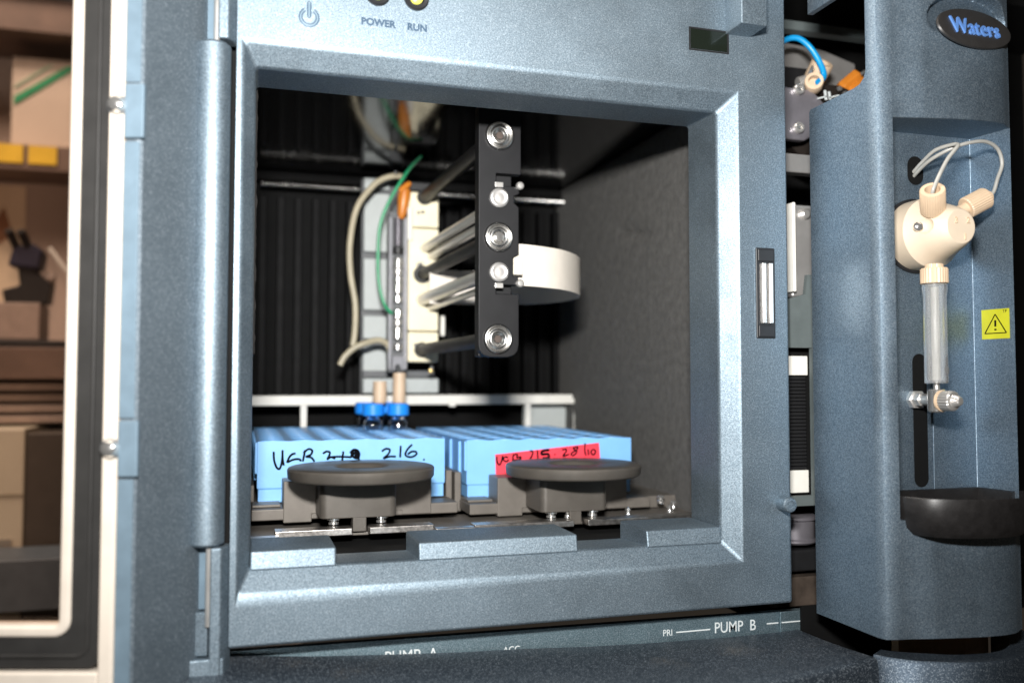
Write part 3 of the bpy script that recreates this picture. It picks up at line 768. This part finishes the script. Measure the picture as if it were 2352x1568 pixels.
# ================================================================== SAMPLE PLATES
PITX, PITY = 13.4, 15.0
PX = [14.1 + PITX*i for i in range(6)]
PY = [100 + PITY*j for j in range(8)]
def plate_top():
    bm = B(); x0, x1, y0, y1 = 7.5, 88.0, 92.0, 213.0; zt = -25.0; n = 16
    xs = [x0] + [(PX[i]+PX[i+1])/2 for i in range(5)] + [x1]
    ysn = [y0] + [(PY[i]+PY[i+1])/2 for i in range(7)] + [y1]
    for i in range(6):
        for j in range(8):
            cx_, cy_ = PX[i], PY[j]; inner, outer, low, rim = [], [], [], []
            for k in range(n):
                a = math.radians(22.5*k); c, s_ = math.cos(a), math.sin(a)
                inner.append(bm.verts.new((cx_+5.6*c, cy_+5.6*s_, zt-0.3))); low.append(bm.verts.new((cx_+5.3*c, cy_+5.3*s_, zt-20)))
                hx = (xs[i+1]-cx_) if c > 0 else (cx_-xs[i]); hy = (ysn[j+1]-cy_) if s_ > 0 else (cy_-ysn[j])
                tx = hx/abs(c) if abs(c) > 1e-6 else 1e9; ty = hy/abs(s_) if abs(s_) > 1e-6 else 1e9
                # corners snap to the cell corner
                if k % 4 == 2: outer.append(bm.verts.new((cx_+math.copysign(hx,c), cy_+math.copysign(hy,s_), zt)))
                else:
                    t = min(tx, ty); outer.append(bm.verts.new((cx_+c*t, cy_+s_*t, zt)))
            for k in range(n):
                q = (k+1) % n
                bm.faces.new((inner[k], inner[q], outer[q], outer[k])); bm.faces.new((low[k], low[q], inner[q], inner[k]))
            bm.faces.new(list(reversed(low)))
    return bm
def make_plate(label):
    P = root("sample_plate", (47.75, 150, -50.8), label, "plate", "blue sample plates")
    obj("plate_top", plate_top(), PLATE, P, smooth=25)
    bm = B()   # skirt: four walls, slightly stepped foot
    prof = [(0.0, -25.0), (0.0, -44.6), (0.5, -45.0), (0.5, -50.6)]
    def loop(off, z): return [bm.verts.new(p) for p in ((7.5+off,92+off,z),(88-off,92+off,z),(88-off,213-off,z),(7.5+off,213-off,z))]
    L = [loop(o_, z) for o_, z in prof] + [loop(2.0, -50.6), loop(2.0, -27)]
    for A, C in zip(L, L[1:]):
        for i in range(4): bm.faces.new((A[i], A[(i+1)%4], C[(i+1)%4], C[i]))
    obj("skirt", bm, PLATE, P, 0.35)
    obj("corner_key", bx(6.6, 8.4, 92.6, 97, -38.5, -25.3), PLATE, P, 0.3)
    for k in range(6):
        obj("side_rib", cyl((88.2, 104+18*k, -42), (88.2, 104+18*k, -26), 2.2, 14), PLATE, P)
        obj("side_rib", cyl((7.3, 104+18*k, -42), (7.3, 104+18*k, -26), 0.9, 12), PLATE, P)
    return P
SP1 = make_plate("pale blue sample plate with black handwriting and blue capped vials")
SP2 = copy_tree(SP1, (47.75+90.4, 150, -50.8-1.3))
SP2["label"] = "pale blue sample plate with red tape label on its front"
WLOC[SP2.name] = Vector((47.75+90.4, 150, -52.1))
W1 = [[(14.2,-29.3),(14.4,-32.8),(15.4,-35.8),(16.6,-36.6),(17.4,-34.6),(17.8,-31.1),(17.8,-28.7),(17.9,-32.3),(18.4,-35.2)],[(23.2,-30.2),(21.7,-30.6),(20.5,-32.0),(19.7,-34.1)],[(20.0,-33.8),(22.4,-32.8),(24.7,-32.7),(25.4,-33.6)],[(27.1,-28.9),(26.7,-31.3),(26.2,-33.7)],[(26.5,-30.1),(28.5,-28.5),(30.1,-29.2),(29.5,-30.9),(27.6,-31.7),(29.7,-32.1),(31.1,-33.9)],[(34.6,-30.6),(36.0,-29.7),(37.5,-30.1),(37.2,-31.5),(36.5,-33.0),(38.0,-32.1),(39.8,-32.9)],[(43.2,-29.8),(43.0,-31.7),(42.7,-34.1)],[(37.1,-32.2),(41.3,-32.0),(46.8,-32.4)],[(46.3,-30.8),(47.5,-29.4),(49.2,-29.7),(49.9,-31.2),(49.4,-32.7),(47.9,-32.4),(46.8,-31.3),(48.6,-30.6),(49.3,-31.8),(48.0,-31.8)],[(49.7,-32.1),(50.0,-34.3)],[(59.8,-30.2),(61.5,-29.1),(63.3,-29.5),(62.6,-31.5),(60.6,-33.2),(63.4,-32.5),(66.0,-32.6)],[(68.1,-27.9),(68.0,-30.4),(67.9,-33.0)],[(73.2,-27.5),(71.4,-29.2),(70.2,-31.4),(70.9,-32.6),(73.1,-32.9),(75.1,-31.8),(74.8,-30.7),(72.9,-30.6),(71.2,-31.8)],[(78.3,-33.9),(78.6,-34.5)]]
W2 = [[(111.9,-33.5),(112.1,-36.2),(113.2,-37.4),(114.2,-35.7),(114.6,-33.3)],[(117.3,-34.3),(115.7,-33.9),(115.0,-35.1),(116.4,-36.0),(117.6,-35.2)],[(119.8,-32.8),(119.4,-35.8)],[(119.6,-33.1),(121.7,-32.9),(121.4,-34.4),(123.3,-34.1),(122.7,-35.3),(119.8,-35.5)],[(127.6,-31.5),(129.0,-31.8),(128.7,-33.6),(127.7,-35.1)],[(131.3,-31.3),(131.5,-34.9)],[(137.1,-31.2),(133.8,-31.7),(133.5,-33.1),(136.4,-33.1),(136.7,-34.7),(133.8,-35.0)],[(139.6,-33.3),(140.1,-33.4)],[(143.3,-31.4),(145.2,-31.0),(145.3,-32.2),(143.7,-34.3),(146.8,-33.4)],[(151.4,-30.0),(148.8,-30.7),(150.7,-32.3),(148.8,-34.1),(147.8,-33.2),(150.1,-31.7),(151.4,-30.5)],[(154.8,-28.5),(154.6,-31.8),(155.2,-34.3)],[(156.2,-31.2),(156.5,-34.0)],[(158.7,-31.4),(157.7,-32.5),(158.5,-33.9),(159.8,-33.3),(159.8,-31.9),(158.7,-31.4)]]
bm = B()
for i, st in enumerate(W1): tube([(x, 91.97, z) for x, z in st], 0.75 if i in (8,) else 0.52, 6, 5, bm, 0.25)
obj("handwriting", bm, INK, SP1)
obj("red_tape", prism_y([(111.2,-32.7),(161.8,-28.4),(162.5,-38.7),(111.5,-42.8)], 91.78, 91.95), RED, SP2)
bm = B()
for i, st in enumerate(W2): tube([(x, 91.76, z) for x, z in st], 0.7 if i == 6 else 0.44, 6, 5, bm, 0.25)
obj("handwriting", bm, INK, SP2)

# ---- vials
def vial(x, y, label):
    V = root("vial", (x, y, -45), label, "vial", "blue capped vials")
    obj("glass_body", lathe(B(), [(0,0),(5.0,0),(5.2,1),(5.2,20.5),(4.8,22),(3.6,23.2),(3.4,24.6),(4.0,25.2),(4.0,31),(3.2,31),(3.2,25.4),(2.7,24.6),(3.0,23.2),(4.2,21.6),(4.5,20),(4.5,1.4),(0,1)], (x, y, -42.8), (0,0,1), 28, False), GLASS, V)
    obj("screw_cap", lathe(B(), [(5.4,0),(5.7,0.4),(5.7,5.6),(5.2,6.2),(3.0,6.2),(2.9,5.6),(0,5.6)], (x, y, -17.6), (0,0,1), 36, True, lambda i: 1 if i % 2 else 0.975), CAPB, V)
    return V
vial(PX[4], PY[5], "blue capped glass vial at front left under the left needle sheath")
vial(PX[5], PY[5], "blue capped glass vial at front right under the right needle sheath")
vial(PX[4], PY[7], "blue capped glass vial half hidden behind the front left vial")
vial(PX[5], PY[7], "blue capped glass vial half hidden between the two front vials")

# ================================================================== SYRINGE MODULE
SM = root("syringe_module", (245, -20, -88), "steel blue metallic syringe module with an oval badge and an open recess", "module")
plan = [(212,-2.6),(212,-20),(212,-35.8),(212.25,-38.2),(213.2,-39.9),(215.2,-40.8),(218.5,-41.3)]
n = 80
front = []
def fy(x):
    t = (x-218.5)/(269-218.5)
    # gentle bulge then a rounded right shoulder
    pts = [(0,-41.3),(0.23,-43.8),(0.54,-46.5),(0.74,-47.2),(0.88,-46.0),(1.0,-42.6)]
    for (a,ya),(b,yb) in zip(pts, pts[1:]):
        if t <= b+1e-9:
            break
    i = pts.index((a,ya)); p0 = pts[max(i-1,0)][1]; p3 = pts[min(i+2,len(pts)-1)][1]; u = (t-a)/(b-a)
    return 0.5*((2*ya)+(yb-p0)*u+(2*p0-5*ya+4*yb-p3)*u*u+(-p0+3*ya-3*yb+p3)*u**3)
front = [(218.5 + (269-218.5)*i/n, fy(218.5 + (269-218.5)*i/n)) for i in range(n+1)]
tail = [(272.5,-38.4),(275.5,-33),(277.6,-26),(279,-16),(279.4,-2.6)]
ZB, Z0, Z1, ZT = -88.0, -47.6, 93.0, 172.0
bm = B()
def vrow(pts, z): return [bm.verts.new((x, y, z)) for x, y in pts]
def strip(A, C):
    for i in range(len(A)-1): bm.faces.new((A[i], A[i+1], C[i+1], C[i]))
# lower belt, all the way round
allp = plan + front[1:] + tail
strip(vrow(allp, ZB), vrow(allp, Z0))
# upper part of the front, with the scoop above the badge
bcx, bcz = 250.0, 126.5
def scoop(x, z):
    ex, ez = (x-bcx)/18.2, (z-bcz-3.0)/10.2
    q = ex*ex+ez*ez
    if q >= 1: return 0.0
    edge = min(1.0, (1-q)/0.12)
    return max(0.0, (0.9 + (z-bcz)/9.0*3.4))*edge if z > bcz-8 else 0.9*edge
NZ = 150
prev = None
for k in range(NZ+1):
    z = Z1 + (ZT-Z1)*k/NZ
    cols = front
    row = [bm.verts.new((x, y + scoop(x, z), z)) for x, y in cols]
    if prev: strip(prev, row)
    prev = row
# posts left and right of the recess opening, cut-out side
corner = plan[2:]
strip(vrow(corner, Z0), vrow(corner, ZT))
rt = [front[-1]] + tail
strip(vrow(rt, Z0), vrow(rt, ZT))
side = [(-2.6, Z0), (-2.6, 105.2), (-3.4, 106.2), (-29, 106.4), (-32.4, 106.9), (-34.6, 108.4), (-35.8, 111), (-35.8, Z0)]
bm.faces.new([bm.verts.new((212, y, z)) for y, z in side])
up_side = [(-2.6, 144.3), (-2.6, ZT), (-35.8, ZT), (-35.8, 144.3)]
bm.faces.new([bm.verts.new((212, y, z)) for y, z in up_side])
# recess: left cheek, back wall, right wall, top, floor
pl = [(218.5,-41.3), (219.6,-26.0), (266.7,-26.0), (269,-42.6)]
lo = vrow(pl, Z0); hi = vrow(pl, Z1)
strip(lo, hi)
tp = vrow(front, Z1); bm.faces.new(tp + [hi[2], hi[1]])
bt = vrow(front, Z0); bm.faces.new(bt + [lo[2], lo[1]])
cover = obj("module_cover", bm, PAINT_MOD, SM, smooth=30)
def prism_x(pts, x0, x1):
    bm = B()
    a = [bm.verts.new((x0, y, z)) for y, z in pts]; b = [bm.verts.new((x1, y, z)) for y, z in pts]
    bm.faces.new(a); bm.faces.new(list(reversed(b)))
    for i in range(len(pts)): bm.faces.new((a[i], b[i], b[(i+1)%len(pts)], a[(i+1)%len(pts)]))
    return bm
obj("side_skin", prism_x([(y, max(z, -87.5)) for y, z in side[:-1]] + [(-35.8, -87.5), (-2.6, -87.5)], 212.15, 214.2), PAINT_MOD, SM)
obj("side_skin", prism_x(up_side, 212.15, 214.2), PAINT_MOD, SM)
md = cover.modifiers.new("rounded_edges", 'BEVEL'); md.width = 0.5*S; md.segments = 2; md.limit_method = 'ANGLE'; md.angle_limit = math.radians(40)
# openings in the back wall
def pill(x0, x1, z0, z1, y0, y1):
    r = (x1-x0)/2; cx_ = (x0+x1)/2; pts = []
    for k in range(13): a = math.pi*k/12; pts.append((cx_+r*math.cos(a), z1-r+r*math.sin(a)))
    for k in range(13): a = math.pi+math.pi*k/12; pts.append((cx_+r*math.cos(a), z0+r+r*math.sin(a)))
    return prism_y(pts, y0, y1)
obj("plunger_slot", pill(238.0, 244.2, -38.6, 10.5, -26.25, -26.1), BLACKV, SM)
obj("slot_edge", pill(246.6, 247.6, -40, 10, -26.4, -26.05), PAINT_MOD, SM, 0.2)
obj("tube_hole", pill(237.6, 244.6, 73.6, 84.4, -26.25, -26.1), BLACKV, SM)
bd = obj("badge", lathe(B(), [(0,-0.6),(16.6,-0.6),(16.9,0),(16.5,0.5),(15.9,0.6),(0,0.6)], (0,0,0), (0,-1,0), 64), BADGE, SM)
bd.data.transform(Matrix.Diagonal((1.0, 1.0, 0.47, 1.0)))
bd.rotation_euler = (math.radians(-14), 0, math.radians(2))
bd.location = (Vector((bcx, -46.4, bcz-0.4)) - WLOC[SM.name]) * S
WLOC[bd.name] = Vector((0,0,0))
lt = obj("badge_lettering", text_bm("Waters", 8.8, (-0.2, -0.75, -2.9), 0.45, squeeze=0.82, bold=0.06), LOGOBLUE, bd)
# warning label on the right wall
wd = Vector((269-266.7, -42.6+26.0, 0)).normalized(); wn = wd.cross(Vector((0,0,1)))
if wn.dot(Vector((-1,-1,0))) < 0: wn = -wn
wc = Vector((266.7, -26.0, 21.4)) + wd*9.2
def on_wall(a, b, out=0.15): return wc + wd*a + Vector((0,0,b)) + wn*out
def wall_poly(pts, out, th=0.05):
    bm = B()
    a = [bm.verts.new(on_wall(x, z, out)) for x, z in pts]; b = [bm.verts.new(on_wall(x, z, out+th)) for x, z in pts]
    bm.faces.new(a); bm.faces.new(list(reversed(b)))
    for i in range(len(pts)): bm.faces.new((a[i], a[(i+1)%len(pts)], b[(i+1)%len(pts)], b[i]))
    return bm
wl = obj("warning_label", wall_poly([(-5.7,-5.4),(5.7,-5.4),(5.7,5.6),(-5.7,5.6)], 0.12), YELLOW, SM)
bm = B()
tri = [(-4.4,-3.3),(4.4,-3.3),(0,3.7),(-4.4,-3.3)]
for p, q in zip(tri, tri[1:]): tube([on_wall(*p, 0.2), on_wall(*q, 0.2)], 0.2, 6, 1, bm)
tube([on_wall(0, 1.5, 0.2), on_wall(0, -0.8, 0.2)], 0.38, 6, 1, bm); tube([on_wall(0, -1.7, 0.2), on_wall(0, -2.2, 0.2)], 0.42, 6, 1, bm)
obj("warning_symbol", bm, INK, wl)
obj("label_lettering", text_bm("TP", 1.6, on_wall(3.9, 4.1, 0.2), 0.03, ax=wd, ay=(0,0,1)), INK, wl)

# valve head
vx, vz = 240.0, 54.2
vh = obj("valve_head", lathe(B(), [(0,0),(12.9,0),(12.9,9.0),(11.0,11.6),(9.9,14.4),(8.7,17.4),(7.4,20.4),(6.2,22.5),(5.9,22.7),(0,22.7)], (vx, -26.2, vz), (0,-1,0), 72), PEEKL, SM)
cut(vh, bx(vx-30, vx+30, -60, -20, 20, 40.9))
cut(vh, lathe(B(), [(0,-2.2),(1.6,-1.9),(2.8,-0.9),(3.4,0.8),(3.4,8)], (vx-9.6, -42, vz+1.0), (-0.80,-0.6,0.02), 28))
for ch, dx, dz in (("3", -2.2, 1.0), ("2", 3.0, 1.2), ("1", 1.6, -4.6)):
    obj("engraved_number", text_bm(ch, 3.2, (vx+dx, -49.05, vz+dz), 0.22), PEEK, vh)
obj("valve_screw", lathe(B(), [(1.7,0),(1.6,0.7),(0.8,1.1),(0,1.1)], (vx-10.6, -40.2, vz+0.8), (-0.5,-0.85,0), 18), CHROME, vh)
obj("valve_backplate", lathe(B(), [(13.9,0),(13.9,0.9),(13.4,1.2),(0,1.2)], (vx, -26.05, vz), (0,-1,0), 48), BLACK, SM)
f1 = Vector((-0.50, -0.54, 0.67)).normalized()
p1 = Vector((233.9, -42.6, 60.4))
k1 = sleeve(p1, f1, 4.2, 9.4, PEEK, SM, "tube_nut", 2.6, 34)
f2 = Vector((0.86, -0.16, 0.45)).normalized()
p2 = Vector((vx+10.2, -40.5, vz+8.4))
obj("nut_stem", cyl(p2 - f2*5, p2 + f2*0.4, 2.3, 20), PEEK, SM)
k2 = obj("tube_nut", lathe(B(), [(3.7,0),(4.0,0.4),(4.0,8.6),(3.7,9.0),(2.0,9.0),(2.0,10.6),(1.5,10.6)], p2, f2, 56, True, lambda i: 1.0 if i % 2 else 0.955), PEEK, SM, smooth=25)
t1 = p1 + f1*4.0
obj("grey_tube", tube([t1, t1+f1*5.5+Vector((0.4,0,0)), (234.5,-48.4,76.5), (238.5,-48.2,81.0), (241.3,-47.0,83.4), (241.5,-44.0,84.3), (239.5,-38,83.6), (239.6,-31,80.6), (240.6,-24.5,77.8)], 0.68, 12, 10), TUBEW, SM)
t2 = p2 + f2*9.0
obj("grey_tube", tube([t2, t2+f2*3.2+Vector((0,0,0.6)), (262.2,-43.2,73.6), (264.0,-43.6,79.0), (262.0,-44.0,84.0), (256.8,-44.6,86.2), (250.5,-44.8,85.8), (243.5,-42.4,83.8), (239.4,-35,80.4), (240.8,-24.5,76.4)], 0.68, 12, 10), TUBEW, SM)
# syringe
SY = Vector((234.8, -41.5, 0))
obj("syringe_collar", lathe(B(), [(4.1,0),(4.6,0.2),(4.6,5.2),(4.3,5.6),(3.0,5.6),(3.0,7)], (SY.x, SY.y, 34.6), (0,0,1), 52, True, lambda i: 1.0 if i % 2 else 0.955), PEEK, SM, smooth=25)
br = obj("syringe_barrel", lathe(B(), [(2.5,-0.4),(3.8,-0.4),(3.9,0.4),(3.85,20),(3.85,30.5),(4.2,32.0),(4.2,34.4),(2.5,34.4),(2.5,0.5)], (SY.x, SY.y, 0), (0,0,1), 48, False), BARREL, SM)
obj("plunger", cyl((SY.x, SY.y, 0.6), (SY.x, SY.y, 33.5), 1.35, 16), WHITE, SM)
obj("plunger_rod", cyl((SY.x, SY.y, -7), (SY.x, SY.y, 0.4), 1.1, 16), STEEL, SM)
obj("volume_lettering", text_bm("10", 3.4, (SY.x+0.9, SY.y-3.85, 3.0), 0.05, ax=(0.9,0.25,0)), plain("grey_print", (0.12,0.12,0.12), 0.5), br)
obj("clamp_stud", lathe(B(), [(3.6,0),(3.6,3),(2.6,3.4),(2.6,6.5)], (238.6, -25.8, -6.4), (-0.2,-1,0), 6), STEEL, SM, 0.3)
obj("clamp_block", lathe(B(), [(2.6,0),(3.1,0.5),(3.1,7.6),(2.6,8.1)], (SY.x, SY.y, -10.6), (0,0,1), 32), CHROME, SM)
obj("clamp_neck", cyl((SY.x+0.6, SY.y+2.4, -6.4), (238.0, -31.5, -6.4), 2.2, 20), STEEL, SM)
kb = obj("thumb_screw", lathe(B(), [(1.4,-2),(3.2,-0.2),(3.5,0.2),(3.5,4.0),(3.2,4.4),(2.2,4.6),(1.7,6.4),(1.3,7.0),(0,7.2)], (SY.x-0.4, -45.0, -6.5), (0.12,-1,0), 44, True, lambda i: 1.0 if i % 2 else 0.94), STEEL, SM, smooth=20)
obj("nut_washer", lathe(B(), [(3.7,-0.9),(3.7,-0.3),(0,-0.3)], (SY.x-0.4, -45.0, -6.5), (0.12,-1,0), 32), PEEK, SM)
# drip tray
op = [(219.4,-41.9),(223.2,-49.6),(230,-54.2),(240,-57.2),(251,-57.6),(262,-54.2),(270,-47.4),(274,-41)]
sm_ = [(v.x, v.y) for v in smooth_path([(x,y,0) for x,y in op], 5)]
bk = [(268.4,-41.0),(266.4,-26.6),(220.4,-26.6)]
full = sm_ + bk
cx_, cy_ = 246, -42
def shr(p, k): return (cx_ + (p[0]-cx_)*k, cy_ + (p[1]-cy_)*k)
bm = B()
def trow(k, z, zf=0): return [bm.verts.new((*(shr(p, k) if i < len(sm_) else shr(p, min(1, k))), z + (zf if i < len(sm_) else 0))) for i, p in enumerate(full)]
Rr = [trow(0.86, -52.6), trow(0.95, -50.0), trow(0.985, -44.5), trow(1.0, -40.0), trow(0.985, -39.3), trow(0.95, -39.6), trow(0.93, -47.5)]
for A, C in zip(Rr, Rr[1:]):
    for i in range(len(A)): bm.faces.new((A[i], A[(i+1)%len(A)], C[(i+1)%len(A)], C[i]))
bm.faces.new(Rr[0]); bm.faces.new(list(reversed(Rr[-1])))
obj("drip_tray", bm, plain("black_rubber", (0.012,0.011,0.011), 0.42, var=0.3, nscale=300, bstr=0.2), SM, smooth=40)

# ================================================================== PUMP UNIT BELOW
PU = root("pump_unit", (100, 0, -160), "dark slate pump housing with white printed strip, under the autosampler", "pump")
obj("label_strip", prism_y([(-12,-118),(229,-118),(229,-91.0),(-12,-88.4)], 13, 16), TEAL, PU)
obj("strip_end", bx(205.5, 228, 11.8, 12.8, -103, -90.6), TEAL, PU, 0.3)
st = [o for o in bpy.data.objects if o.name.startswith("label_strip")][0]
tl = (1, 0, -0.008)
obj("strip_lettering", text_bm("PUMP  B", 5.9, (186.0, 12.9, -96.9), 0.06, ax=tl, squeeze=0.86, bold=0.01), PRINTW, st)
obj("strip_lettering", text_bm("PRI", 3.4, (157.0, 12.9, -96.2), 0.06, ax=tl, squeeze=0.9), PRINTW, st)
obj("strip_lettering", text_bm("ACC", 3.2, (220.8, 11.7, -95.4), 0.06, ax=tl, squeeze=0.9, shear=0.2), PRINTW, st)
obj("strip_lettering", text_bm("PUMP  A", 5.9, (58.5, 12.9, -97.0), 0.06, ax=tl, squeeze=0.86, bold=0.01), PRINTW, st)
obj("strip_lettering", text_bm("ACC", 3.4, (95.0, 12.9, -97.2), 0.06, ax=tl, squeeze=0.9), PRINTW, st)
obj("strip_line", bx(160.5, 175, 12.7, 12.9, -95.4, -94.95), PRINTW, st)
obj("strip_line", bx(200, 205.2, 12.7, 12.9, -95.2, -94.75), PRINTW, st)
obj("strip_line", bx(206, 216.2, 11.5, 11.7, -94.9, -94.45), PRINTW, st)
# top cover
back = [(-40,-88.6),(-3,-89.2),(25,-91.8),(52,-93.5),(76,-94.8),(99,-95.6),(125,-97.0),(152,-97.8),(180,-98.3),(203,-98.2),(213,-97.8)]
def fr_y(x): return -34 - 24*(1-((x-40)/174)**2) if x > 40 else -58
bm = B(); rows = []
for x, zb in back:
    col = []
    yf = fr_y(x)
    for k in range(9):
        t = k/8; y = 11 + (yf-11)*t; zz = zb + (-95.6-zb)*t - 0.5*math.sin(math.pi*t)
        col.append(bm.verts.new((x, y, zz)))
    col += [bm.verts.new((x, yf-1.0, -96.6)), bm.verts.new((x, yf-1.4, -99)), bm.verts.new((x, yf-1.4, -160))]
    rows.append([bm.verts.new((x, 11.2, -118))] + col)
for A, C in zip(rows, rows[1:]):
    for i in range(len(A)-1): bm.faces.new((A[i], A[i+1], C[i+1], C[i]))
bm.faces.new(rows[-1]); bm.faces.new(list(reversed(rows[0])))
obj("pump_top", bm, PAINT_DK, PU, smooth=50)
# rounded front under the syringe module: a curved wall with a hollow behind
oc = smooth_path([(214.2,-31.5,0),(216.5,-35.6,0),(221,-40.4,0),(227,-44.2,0),(239.4,-49.2,0),(252,-50.4,0),(264,-48.2,0),(277,-42,0),(288,-31,0),(294,-14,0)], 5)
ic = smooth_path([(222,-26,0),(224,-28.5,0),(229,-32,0),(234,-34.6,0),(242,-38.6,0),(252,-40.4,0),(262,-39.6,0),(272,-34,0),(280,-25,0),(285,-12,0)], 5)
bm = B(); prv = None
for o_, i_ in zip(oc, ic):
    q = [bm.verts.new((o_.x, o_.y, -160)), bm.verts.new((o_.x, o_.y, -97.0)), bm.verts.new((o_.x+0.3*(i_.x-o_.x)*0.3, o_.y+0.1*(i_.y-o_.y), -95.6)), bm.verts.new((i_.x, i_.y, -95.9)), bm.verts.new((i_.x, i_.y, -160))]
    if prv:
        for a in range(4): bm.faces.new((prv[a], prv[a+1], q[a+1], q[a]))
    prv = q
obj("pump_nose", bm, paint("slate_nose_paint", (0.045,0.062,0.085), (0.10,0.13,0.165)), PU, smooth=40)
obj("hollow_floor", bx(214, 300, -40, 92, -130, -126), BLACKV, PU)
for i, (x0, x1) in enumerate(((238, 246), (247.5, 256), (257, 272), (274, 286))):
    obj("inner_board", bx(x0, x1, -16+2*i, -12+2*i, -125.5, -89.5), plain("room_lit_board", (0.62, 0.40, 0.24), 0.6, var=0.2, nscale=60), PU, 0.3)  # brown boards, colour lightened in place of room light on them
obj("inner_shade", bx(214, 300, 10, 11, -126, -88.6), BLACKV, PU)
